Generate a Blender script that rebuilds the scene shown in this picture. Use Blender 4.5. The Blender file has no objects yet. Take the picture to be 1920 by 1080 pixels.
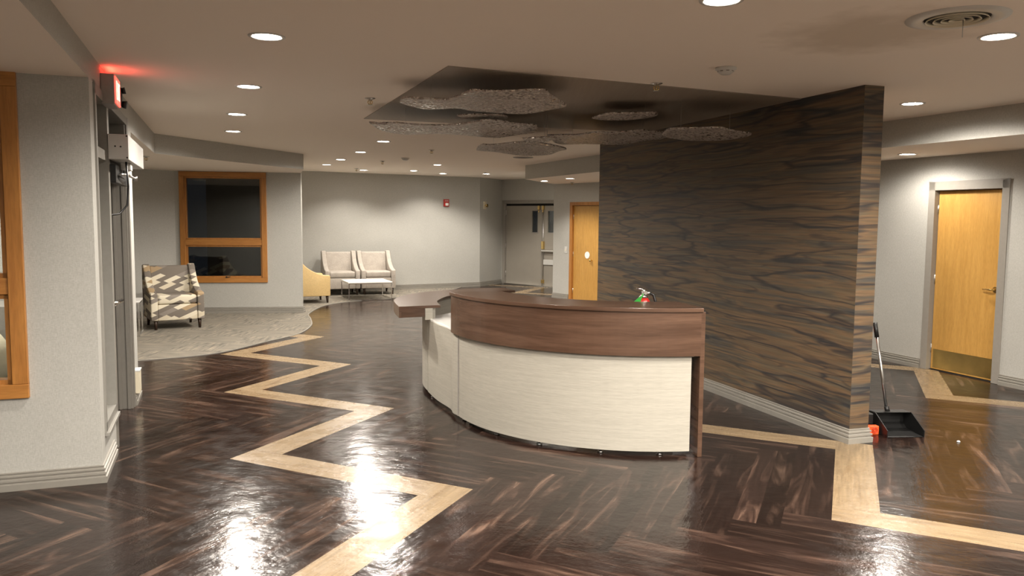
import bpy, bmesh, math, random
from mathutils import Vector, Matrix
random.seed(7)
S = bpy.context.scene
C = S.collection
PI = math.pi
ZC = 2.71          # ceiling
# ------------------------------------------------------------------ camera
cam = bpy.data.cameras.new('camera'); co = bpy.data.objects.new('camera', cam); C.objects.link(co)
S.camera = co
cam.sensor_width = 36.0; cam.sensor_fit = 'HORIZONTAL'; cam.lens = 36.0 * 1500 / 1920
cam.clip_start = 0.05; cam.clip_end = 200
pitch = math.atan(130 / 1500); roll = math.radians(0.5)
fwd = Vector((0, math.cos(pitch), -math.sin(pitch))); rt0 = Vector((1, 0, 0)); up0 = rt0.cross(fwd)
rt = rt0 * math.cos(roll) + up0 * math.sin(roll); up = -rt0 * math.sin(roll) + up0 * math.cos(roll)
M = Matrix((rt, up, -fwd)).transposed().to_4x4(); M.translation = (0, 0, 1.70)
co.matrix_world = M
# ------------------------------------------------------------------ world (night outside)
w = bpy.data.worlds.new('night'); S.world = w; w.use_nodes = True
w.node_tree.nodes['Background'].inputs[0].default_value = (0.010, 0.013, 0.018, 1)
w.node_tree.nodes['Background'].inputs[1].default_value = 0.12
# ------------------------------------------------------------------ exposure
S.view_settings.view_transform = 'Standard'; S.view_settings.look = 'None'
S.view_settings.exposure = 1.57; S.view_settings.gamma = 1.0; S.view_settings.use_curve_mapping = False
LAMP_W = 75.0      # one downlight
LAMP_COL = (1.0, 0.92, 0.82)

# ================================================================== materials
MATS = {}
def nt(name):
    m = bpy.data.materials.new(name); m.use_nodes = True
    t = m.node_tree; b = t.nodes['Principled BSDF']
    MATS[name] = m
    return m, t, b
def N(t, kind, **kw):
    n = t.nodes.new(kind)
    for k, v in kw.items():
        if k.startswith('i_'):
            key = k[2:]; key = int(key) if key.isdigit() else key.replace('_', ' ')
            n.inputs[key].default_value = v
        else: setattr(n, k, v)
    return n
def ramp(t, stops, interp='LINEAR'):
    r = t.nodes.new('ShaderNodeValToRGB'); cr = r.color_ramp; cr.interpolation = interp
    while len(cr.elements) < len(stops): cr.elements.new(0.5)
    for e, (p, c) in zip(cr.elements, stops):
        e.position = p; e.color = (c[0], c[1], c[2], 1) if not isinstance(c, float) else (c, c, c, 1)
    return r
def mix(t, a, b, fac, mode='MIX'):
    m = t.nodes.new('ShaderNodeMix'); m.data_type = 'RGBA'; m.blend_type = mode
    for sock, v in ((m.inputs[0], fac), (m.inputs[6], a), (m.inputs[7], b)):
        if hasattr(v, 'links') or hasattr(v, 'is_output'): t.links.new(v, sock)
        elif isinstance(v, (int, float)): sock.default_value = v
        else: sock.default_value = (v[0], v[1], v[2], 1)
    return m.outputs[2]
def coords(t, kind='Object', scale=(1, 1, 1), rot=(0, 0, 0), loc=(0, 0, 0)):
    tc = N(t, 'ShaderNodeTexCoord'); mp = N(t, 'ShaderNodeMapping')
    mp.inputs['Scale'].default_value = scale; mp.inputs['Rotation'].default_value = rot; mp.inputs['Location'].default_value = loc
    t.links.new(tc.outputs[kind], mp.inputs[0]); return mp.outputs[0]
def bump(t, b, h, strength=0.2, dist=0.01):
    n = N(t, 'ShaderNodeBump'); n.inputs['Strength'].default_value = strength; n.inputs['Distance'].default_value = dist
    t.links.new(h, n.inputs['Height']); t.links.new(n.outputs[0], b.inputs['Normal']); return n
def plain(name, col, rough=0.5, metal=0.0, var=0.06, scale=30, bmp=0.0, emis=None, es=0, coat=0):
    m, t, b = nt(name)
    v = coords(t)
    n = N(t, 'ShaderNodeTexNoise', i_Scale=scale, i_Detail=3.0); t.links.new(v, n.inputs['Vector'])
    a = [max(0, c * (1 - var)) for c in col]; d = [min(1, c * (1 + var)) for c in col]
    r = ramp(t, [(0.3, a), (0.7, d)]); t.links.new(n.outputs[0], r.inputs[0]); t.links.new(r.outputs[0], b.inputs['Base Color'])
    b.inputs['Roughness'].default_value = rough; b.inputs['Metallic'].default_value = metal
    b.inputs['Coat Weight'].default_value = coat
    if bmp: bump(t, b, n.outputs[0], bmp, 0.002)
    if emis:
        b.inputs['Emission Color'].default_value = (*emis, 1); b.inputs['Emission Strength'].default_value = es
    return m

def wood(name, dark, light, axis='X', scale=1.0, rough=0.4, stretch=14, coord='Object', sharp=(0.3, 0.7)):
    m, t, b = nt(name)
    sc = {'X': (1, stretch, stretch), 'Y': (stretch, 1, stretch), 'Z': (stretch, stretch, 1)}[axis]
    v = coords(t, coord, tuple(s * scale for s in sc))
    n1 = N(t, 'ShaderNodeTexNoise', i_Scale=1.0, i_Detail=6.0, i_Distortion=0.6); t.links.new(v, n1.inputs['Vector'])
    n2 = N(t, 'ShaderNodeTexNoise', i_Scale=6.0, i_Detail=4.0); t.links.new(v, n2.inputs['Vector'])
    r1 = ramp(t, [(sharp[0], dark), (sharp[1], light)]); t.links.new(n1.outputs[0], r1.inputs[0])
    r2 = ramp(t, [(0.35, 0.82), (0.6, 1.0)]); t.links.new(n2.outputs[0], r2.inputs[0])
    t.links.new(mix(t, r1.outputs[0], r2.outputs[0], 0.8, 'MULTIPLY'), b.inputs['Base Color'])
    b.inputs['Roughness'].default_value = rough
    bump(t, b, n2.outputs[0], 0.08, 0.001)
    return m

# wallpaper: pale grey linen
def m_wallpaper():
    m, t, b = nt('linen wallpaper')
    v = coords(t, 'Object', (1, 1, 1))
    a = N(t, 'ShaderNodeTexNoise', i_Scale=1.0, i_Detail=2.0)
    va = coords(t, 'Object', (60, 60, 380)); t.links.new(va, a.inputs['Vector'])
    c = N(t, 'ShaderNodeTexNoise', i_Scale=1.0, i_Detail=2.0)
    vc = coords(t, 'Object', (380, 380, 40)); t.links.new(vc, c.inputs['Vector'])
    big = N(t, 'ShaderNodeTexNoise', i_Scale=2.0, i_Detail=3.0); t.links.new(v, big.inputs['Vector'])
    s = N(t, 'ShaderNodeMath', operation='ADD'); t.links.new(a.outputs[0], s.inputs[0]); t.links.new(c.outputs[0], s.inputs[1])
    r = ramp(t, [(0.6, (0.375, 0.368, 0.336)), (1.3, (0.478, 0.47, 0.438))]); r.color_ramp.elements[1].position = 1.0
    h = N(t, 'ShaderNodeMath', operation='MULTIPLY'); h.inputs[1].default_value = 0.8; t.links.new(s.outputs[0], h.inputs[0])
    t.links.new(h.outputs[0], r.inputs[0])
    rb = ramp(t, [(0.3, 0.95), (0.7, 1.0)]); t.links.new(big.outputs[0], rb.inputs[0])
    t.links.new(mix(t, r.outputs[0], rb.outputs[0], 1.0, 'MULTIPLY'), b.inputs['Base Color'])
    b.inputs['Roughness'].default_value = 0.62
    bump(t, b, s.outputs[0], 0.12, 0.001)
    return m
WALL = m_wallpaper()
# ceiling paint with a faint water stain near the round diffuser
def m_ceiling():
    m, t, b = nt('ceiling paint')
    v = coords(t, 'Object')
    n = N(t, 'ShaderNodeTexNoise', i_Scale=90.0, i_Detail=3.0); t.links.new(v, n.inputs['Vector'])
    g = N(t, 'ShaderNodeTexNoise', i_Scale=6.0, i_Detail=5.0); t.links.new(v, g.inputs['Vector'])
    sv = coords(t, 'Object', (1.6, 3.4, 1), (0, 0, 0.45), (-1.6 * 1.9 + 1.33, -3.4 * 4.35 - 0.0, 0))
    tc = N(t, 'ShaderNodeTexCoord')
    d = N(t, 'ShaderNodeVectorMath', operation='DISTANCE'); t.links.new(tc.outputs['Object'], d.inputs[0]); d.inputs[1].default_value = (1.93, 4.42, 2.71)
    ad = N(t, 'ShaderNodeMath', operation='MULTIPLY_ADD'); t.links.new(g.outputs[0], ad.inputs[0]); ad.inputs[1].default_value = -0.5; t.links.new(d.outputs['Value'], ad.inputs[2])
    r = ramp(t, [(0.0, (0.68, 0.60, 0.51)), (0.34, (0.90, 0.82, 0.735))]); t.links.new(ad.outputs[0], r.inputs[0])
    t.links.new(r.outputs[0], b.inputs['Base Color']); b.inputs['Roughness'].default_value = 0.75
    bump(t, b, n.outputs[0], 0.1, 0.002)
    return m
CEIL = m_ceiling()
TRIM = plain('taupe trim paint', (0.26, 0.245, 0.215), 0.38, var=0.03)
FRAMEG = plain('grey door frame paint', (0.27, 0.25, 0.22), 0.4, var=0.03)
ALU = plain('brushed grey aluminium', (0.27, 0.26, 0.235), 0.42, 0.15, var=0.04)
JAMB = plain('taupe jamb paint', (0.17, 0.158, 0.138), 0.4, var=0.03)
OAK = wood('orange oak', (0.36, 0.145, 0.032), (0.48, 0.215, 0.052), 'Z', 2.0, 0.33, 10)
OAKH = wood('orange oak rail', (0.36, 0.145, 0.032), (0.48, 0.215, 0.052), 'X', 2.0, 0.33, 10)
VENEER = wood('honey door veneer', (0.47, 0.25, 0.060), (0.57, 0.32, 0.085), 'Z', 2.5, 0.36, 12)
BRASS = plain('polished brass', (0.80, 0.60, 0.26), 0.22, 1.0, var=0.03)
KICK = plain('worn brass kick plate', (0.72, 0.56, 0.22), 0.36, 1.0, var=0.12, scale=6)
CHROME = plain('chrome', (0.75, 0.74, 0.72), 0.12, 1.0, var=0.02)
STEEL = plain('satin steel', (0.55, 0.54, 0.52), 0.3, 1.0, var=0.04)
BLACK = plain('black plastic', (0.008, 0.008, 0.008), 0.42, var=0.2)
GAPM = plain('dark gap', (0.01, 0.009, 0.008), 0.8)
WHITE = plain('white plastic', (0.58, 0.575, 0.55), 0.4, var=0.02)
WHITEG = plain('white laminate top', (0.86, 0.85, 0.82), 0.25, var=0.02)
CREAM = plain('cream plastic', (0.66, 0.60, 0.46), 0.45, var=0.03)
RED = plain('red enamel', (0.40, 0.02, 0.015), 0.3, var=0.05)
GREEN = plain('green tag plastic', (0.02, 0.26, 0.03), 0.4, var=0.1)
ORANGE = plain('orange plastic', (0.85, 0.10, 0.02), 0.4, var=0.05)
GREYP = plain('grey housing', (0.30, 0.28, 0.26), 0.5)
DARKLEG = plain('dark stained leg', (0.035, 0.018, 0.010), 0.35, var=0.2)
GREYDOOR = plain('grey painted steel door', (0.30, 0.275, 0.235), 0.42, var=0.03, scale=4)
TOFFEE = plain('camel leather', (0.62, 0.44, 0.20), 0.55, var=0.08, scale=60, bmp=0.1)

def m_fabric():
    m, t, b = nt('pale grey tweed')
    v = coords(t, 'Object', (1, 1, 1))
    n = N(t, 'ShaderNodeTexNoise', i_Scale=160.0, i_Detail=2.0); t.links.new(v, n.inputs['Vector'])
    g = N(t, 'ShaderNodeTexNoise', i_Scale=9.0, i_Detail=3.0); t.links.new(v, g.inputs['Vector'])
    r = ramp(t, [(0.3, (0.33, 0.29, 0.25)), (0.7, (0.56, 0.51, 0.45))]); t.links.new(n.outputs[0], r.inputs[0])
    r2 = ramp(t, [(0.3, 0.86), (0.7, 1.0)]); t.links.new(g.outputs[0], r2.inputs[0])
    t.links.new(mix(t, r.outputs[0], r2.outputs[0], 1, 'MULTIPLY'), b.inputs['Base Color']); b.inputs['Roughness'].default_value = 0.9
    bump(t, b, n.outputs[0], 0.3, 0.002); return m
TWEED = m_fabric()
def m_pattern():
    # lozenge weave in cream, tan and taupe: skewed bricks projected per side
    m, t, b = nt('lozenge patterned upholstery')
    tc = N(t, 'ShaderNodeTexCoord')
    sep = N(t, 'ShaderNodeSeparateXYZ'); t.links.new(tc.outputs['Object'], sep.inputs[0])
    # u = x + 0.9 y ; v = z + 0.35 y
    u = N(t, 'ShaderNodeMath', operation='MULTIPLY_ADD'); t.links.new(sep.outputs[1], u.inputs[0]); u.inputs[1].default_value = 0.9; t.links.new(sep.outputs[0], u.inputs[2])
    v = N(t, 'ShaderNodeMath', operation='MULTIPLY_ADD'); t.links.new(sep.outputs[1], v.inputs[0]); v.inputs[1].default_value = 0.30; t.links.new(sep.outputs[2], v.inputs[2])
    # lozenge axes p = u*0.5 + v ; q = -u*0.5 + v
    def lin(a, b_):
        x = N(t, 'ShaderNodeMath', operation='MULTIPLY'); t.links.new(u.outputs[0], x.inputs[0]); x.inputs[1].default_value = a
        y = N(t, 'ShaderNodeMath', operation='MULTIPLY_ADD'); t.links.new(v.outputs[0], y.inputs[0]); y.inputs[1].default_value = b_; t.links.new(x.outputs[0], y.inputs[2]); return y.outputs[0]
    p = lin(-6.6, 15.5); q = lin(5.0, 9.0)
    fp = N(t, 'ShaderNodeMath', operation='FLOOR'); t.links.new(p, fp.inputs[0])
    # shift q by row
    sh = N(t, 'ShaderNodeMath', operation='MULTIPLY_ADD'); t.links.new(fp.outputs[0], sh.inputs[0]); sh.inputs[1].default_value = 0.37; t.links.new(q, sh.inputs[2])
    hq = N(t, 'ShaderNodeMath', operation='MULTIPLY'); t.links.new(sh.outputs[0], hq.inputs[0]); hq.inputs[1].default_value = 0.55
    fq = N(t, 'ShaderNodeMath', operation='FLOOR'); t.links.new(hq.outputs[0], fq.inputs[0])
    cb = N(t, 'ShaderNodeCombineXYZ'); t.links.new(fp.outputs[0], cb.inputs[0]); t.links.new(fq.outputs[0], cb.inputs[1])
    wn = N(t, 'ShaderNodeTexWhiteNoise', noise_dimensions='2D'); t.links.new(cb.outputs[0], wn.inputs['Vector'])
    r = ramp(t, [(0.0, (0.66, 0.60, 0.47)), (0.36, (0.17, 0.145, 0.12)), (0.68, (0.36, 0.26, 0.15)), (0.82, (0.24, 0.21, 0.18)), (0.92, (0.60, 0.53, 0.40))], 'CONSTANT')
    t.links.new(wn.outputs[0], r.inputs[0])
    n = N(t, 'ShaderNodeTexNoise', i_Scale=220.0); t.links.new(tc.outputs['Object'], n.inputs['Vector'])
    t.links.new(r.outputs[0], b.inputs['Base Color']); b.inputs['Roughness'].default_value = 0.85
    bump(t, b, n.outputs[0], 0.2, 0.002); return m
LOZ = m_pattern()

# dark zebra planks: UV u along the plank, v across (metres, offset per plank)
def m_plank(name, c0, c1, c2, rough, streak):
    m, t, b = nt(name)
    tc = N(t, 'ShaderNodeTexCoord')
    mp = N(t, 'ShaderNodeMapping'); mp.inputs['Scale'].default_value = (1.1, 7.5, 1); t.links.new(tc.outputs['UV'], mp.inputs[0])
    n1 = N(t, 'ShaderNodeTexNoise', i_Scale=1.0, i_Detail=4.0, i_Distortion=1.2, i_Roughness=0.55); t.links.new(mp.outputs[0], n1.inputs['Vector'])
    mp2 = N(t, 'ShaderNodeMapping'); mp2.inputs['Scale'].default_value = (3, 60, 1); t.links.new(tc.outputs['UV'], mp2.inputs[0])
    n2 = N(t, 'ShaderNodeTexNoise', i_Scale=1.0, i_Detail=3.0, i_Distortion=0.4); t.links.new(mp2.outputs[0], n2.inputs['Vector'])
    at = N(t, 'ShaderNodeAttribute', attribute_name='tone')
    r1 = ramp(t, [(0.0, c0), (streak, c0), (streak + 0.10, c1), (streak + 0.22, c2)]); t.links.new(n1.outputs[0], r1.inputs[0])
    r2 = ramp(t, [(0.3, 0.72), (0.7, 1.12)]); t.links.new(n2.outputs[0], r2.inputs[0])
    c = mix(t, r1.outputs[0], r2.outputs[0], 1.0, 'MULTIPLY'); c = mix(t, c, at.outputs['Color'], 1.0, 'MULTIPLY')
    t.links.new(c, b.inputs['Base Color'])
    # waxed finish: slow ripples break the reflections up
    vo = coords(t, 'Object', (1, 1, 1)); n3 = N(t, 'ShaderNodeTexNoise', i_Scale=7.0, i_Detail=4.0, i_Roughness=0.6); t.links.new(vo, n3.inputs['Vector'])
    rr = ramp(t, [(0.3, rough * 0.8), (0.7, rough * 1.5)]); t.links.new(n3.outputs[0], rr.inputs[0]); t.links.new(rr.outputs[0], b.inputs['Roughness'])
    ad = N(t, 'ShaderNodeMath', operation='MULTIPLY_ADD'); t.links.new(n2.outputs[0], ad.inputs[0]); ad.inputs[1].default_value = 0.12; t.links.new(n3.outputs[0], ad.inputs[2])
    bump(t, b, ad.outputs[0], 0.30, 0.014)
    b.inputs['Specular IOR Level'].default_value = 0.27
    return m
ZEBRA = m_plank('dark zebra plank', (0.016, 0.009, 0.007), (0.040, 0.023, 0.017), (0.105, 0.065, 0.047), 0.15, 0.505)
MAPLE = m_plank('pale maple plank', (0.27, 0.195, 0.115), (0.23, 0.16, 0.09), (0.16, 0.105, 0.057), 0.24, 0.54)

def m_carpet():
    m, t, b = nt('mottled grey carpet tile')
    v = coords(t, 'Object')
    n = N(t, 'ShaderNodeTexNoise', i_Scale=260.0); t.links.new(v, n.inputs['Vector'])
    ch = N(t, 'ShaderNodeTexChecker', i_Scale=1.6); t.links.new(v, ch.inputs['Vector'])
    va = coords(t, 'Object', (3, 34, 1), (0, 0, 0.3)); vb = coords(t, 'Object', (34, 3, 1), (0, 0, 0.3))
    a = N(t, 'ShaderNodeTexNoise', i_Scale=1.0, i_Detail=4.0); t.links.new(va, a.inputs['Vector'])
    c = N(t, 'ShaderNodeTexNoise', i_Scale=1.0, i_Detail=4.0); t.links.new(vb, c.inputs['Vector'])
    s = mix(t, a.outputs[0], c.outputs[0], ch.outputs['Fac'])
    r = ramp(t, [(0.30, (0.085, 0.076, 0.062)), (0.45, (0.165, 0.15, 0.122)), (0.56, (0.215, 0.19, 0.15)), (0.72, (0.32, 0.27, 0.20))]); t.links.new(s, r.inputs[0])
    rn = ramp(t, [(0.3, 0.8), (0.7, 1.1)]); t.links.new(n.outputs[0], rn.inputs[0])
    t.links.new(mix(t, r.outputs[0], rn.outputs[0], 1, 'MULTIPLY'), b.inputs['Base Color']); b.inputs['Roughness'].default_value = 0.95
    bump(t, b, n.outputs[0], 0.4, 0.004); return m
CARPET = m_carpet()

def m_strata():
    # printed sandstone paper: olive/brown bands, slate streaks and thin wandering dark seams
    m, t, b = nt('sandstone strata wallcovering')
    tc = N(t, 'ShaderNodeTexCoord')
    def cc(sx, sy, off=0.0):
        mp = N(t, 'ShaderNodeMapping'); mp.inputs['Scale'].default_value = (sx, sy, 1); mp.inputs['Location'].default_value = (off, off, 0); t.links.new(tc.outputs['UV'], mp.inputs[0]); return mp.outputs[0]
    warp = N(t, 'ShaderNodeTexNoise', i_Scale=1.0, i_Detail=3.0); t.links.new(cc(0.8, 1.2, 3.0), warp.inputs['Vector'])
    def warped(sx, sy, amt, off=0.0):
        sub = N(t, 'ShaderNodeVectorMath', operation='SUBTRACT'); t.links.new(warp.outputs[1], sub.inputs[0]); sub.inputs[1].default_value = (0.5, 0.5, 0.5)
        sc = N(t, 'ShaderNodeVectorMath', operation='SCALE'); t.links.new(sub.outputs[0], sc.inputs[0]); sc.inputs['Scale'].default_value = amt
        ad = N(t, 'ShaderNodeVectorMath', operation='ADD'); t.links.new(sc.outputs[0], ad.inputs[0]); t.links.new(cc(sx, sy, off), ad.inputs[1]); return ad.outputs[0]
    base = N(t, 'ShaderNodeTexNoise', i_Scale=1.0, i_Detail=7.0, i_Roughness=0.62, i_Distortion=0.5); t.links.new(warped(0.55, 13.0, 0.8), base.inputs['Vector'])
    r = ramp(t, [(0.32, (0.050, 0.053, 0.055)), (0.42, (0.090, 0.072, 0.050)), (0.50, (0.155, 0.095, 0.050)), (0.58, (0.125, 0.092, 0.055)), (0.70, (0.068, 0.066, 0.060))]); t.links.new(base.outputs[0], r.inputs[0])
    fine = N(t, 'ShaderNodeTexNoise', i_Scale=1.0, i_Detail=4.0); t.links.new(warped(2.5, 60, 1.5, 5.0), fine.inputs['Vector'])
    rf = ramp(t, [(0.3, 0.72), (0.7, 1.15)]); t.links.new(fine.outputs[0], rf.inputs[0])
    c = mix(t, r.outputs[0], rf.outputs[0], 1, 'MULTIPLY')
    for (sx, sy, off, wd, k) in ((0.42, 5.5, 11.0, 0.009, 0.8), (0.6, 9.0, 27.0, 0.009, 0.5)):
        v = N(t, 'ShaderNodeTexNoise', i_Scale=1.0, i_Detail=3.0, i_Roughness=0.45, i_Distortion=0.1); t.links.new(warped(sx, sy, 0.55, off), v.inputs['Vector'])
        d = N(t, 'ShaderNodeMath', operation='SUBTRACT'); t.links.new(v.outputs[0], d.inputs[0]); d.inputs[1].default_value = 0.5
        ab = N(t, 'ShaderNodeMath', operation='ABSOLUTE'); t.links.new(d.outputs[0], ab.inputs[0])
        rv = ramp(t, [(0.0, float(k)), (wd, float(k) * 0.8), (wd * 3.2, 0.0)]); t.links.new(ab.outputs[0], rv.inputs[0])
        c = mix(t, c, (0.016, 0.017, 0.022), rv.outputs[0])
    t.links.new(c, b.inputs['Base Color']); b.inputs['Roughness'].default_value = 0.5
    bump(t, b, fine.outputs[0], 0.06, 0.002)
    return m
STRATA = m_strata()
WALNUT = wood('walnut laminate', (0.070, 0.037, 0.023), (0.125, 0.070, 0.045), 'X', 1.1, 0.27, 13, 'UV')
WHITEGRAIN = wood('cream grained laminate', (0.41, 0.385, 0.33), (0.45, 0.425, 0.365), 'X', 2.2, 0.42, 28, 'UV', (0.4, 0.6))
def m_darkceil():
    m, t, b = nt('dark glossy ceiling panel')
    v = coords(t, 'Object', (30, 1, 1), (0, 0, -0.35)); n = N(t, 'ShaderNodeTexNoise', i_Scale=2.0, i_Detail=3.0); t.links.new(v, n.inputs['Vector'])
    r = ramp(t, [(0.3, (0.27, 0.228, 0.182)), (0.7, (0.30, 0.256, 0.21))]); t.links.new(n.outputs[0], r.inputs[0]); t.links.new(r.outputs[0], b.inputs['Base Color'])
    b.inputs['Roughness'].default_value = 0.5; return m
DARKCEIL = m_darkceil()
def m_resin():
    m, t, b = nt('crackled pearl resin')
    v = coords(t, 'Object')
    vo = N(t, 'ShaderNodeTexVoronoi', i_Scale=60.0); t.links.new(v, vo.inputs['Vector'])
    sp = N(t, 'ShaderNodeSeparateColor'); t.links.new(vo.outputs['Color'], sp.inputs[0])
    r = ramp(t, [(0.0, (0.42, 0.36, 0.33)), (0.6, (0.62, 0.55, 0.50)), (0.9, (0.92, 0.87, 0.81))]); t.links.new(sp.outputs[0], r.inputs[0])
    t.links.new(r.outputs[0], b.inputs['Base Color'])
    b.inputs['Transmission Weight'].default_value = 0.3; b.inputs['IOR'].default_value = 1.15
    fl = ramp(t, [(0.0, 0.0), (0.80, 0.0), (0.86, 1.0)]); t.links.new(sp.outputs[1], fl.inputs[0]); t.links.new(fl.outputs[0], b.inputs['Metallic'])
    ro = ramp(t, [(0.0, 0.35), (0.80, 0.30), (0.86, 0.10)]); t.links.new(sp.outputs[1], ro.inputs[0]); t.links.new(ro.outputs[0], b.inputs['Roughness'])
    sub = N(t, 'ShaderNodeVectorMath', operation='SUBTRACT'); t.links.new(vo.outputs['Color'], sub.inputs[0]); sub.inputs[1].default_value = (0.5, 0.5, 0.5)
    sc = N(t, 'ShaderNodeVectorMath', operation='SCALE'); t.links.new(sub.outputs[0], sc.inputs[0]); sc.inputs['Scale'].default_value = 0.65
    g = N(t, 'ShaderNodeNewGeometry'); ad = N(t, 'ShaderNodeVectorMath', operation='ADD'); t.links.new(g.outputs['Normal'], ad.inputs[0]); t.links.new(sc.outputs[0], ad.inputs[1])
    no = N(t, 'ShaderNodeVectorMath', operation='NORMALIZE'); t.links.new(ad.outputs[0], no.inputs[0]); t.links.new(no.outputs[0], b.inputs['Normal'])
    return m
RESIN = m_resin()
def m_glass(name, tint=(0.9, 0.95, 0.93), rough=0.0):
    m, t, b = nt(name)
    v = coords(t); n = N(t, 'ShaderNodeTexNoise', i_Scale=3.0); t.links.new(v, n.inputs['Vector'])
    r = ramp(t, [(0.0, tint), (1.0, tuple(c * 0.98 for c in tint))]); t.links.new(n.outputs[0], r.inputs[0]); t.links.new(r.outputs[0], b.inputs['Base Color'])
    b.inputs['Transmission Weight'].default_value = 1.0; b.inputs['Roughness'].default_value = rough; b.inputs['IOR'].default_value = 1.5
    return m
GLASS = m_glass('window glass')
def m_emit(name, col, strength):
    m, t, b = nt(name)
    v = coords(t); n = N(t, 'ShaderNodeTexNoise', i_Scale=8.0); t.links.new(v, n.inputs['Vector'])
    r = ramp(t, [(0.0, col), (1.0, tuple(c * 0.97 for c in col))]); t.links.new(n.outputs[0], r.inputs[0])
    b.inputs['Base Color'].default_value = (0.8, 0.8, 0.8, 1)
    t.links.new(r.outputs[0], b.inputs['Emission Color']); b.inputs['Emission Strength'].default_value = strength
    return m
LENS = m_emit('lit downlight lens', (1.0, 0.93, 0.82), 24.0)
EXITRED = m_emit('lit red exit face', (1.0, 0.04, 0.025), 0.9)
EXITLET = m_emit('lit exit letters', (1.0, 0.22, 0.16), 1.6)

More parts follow.
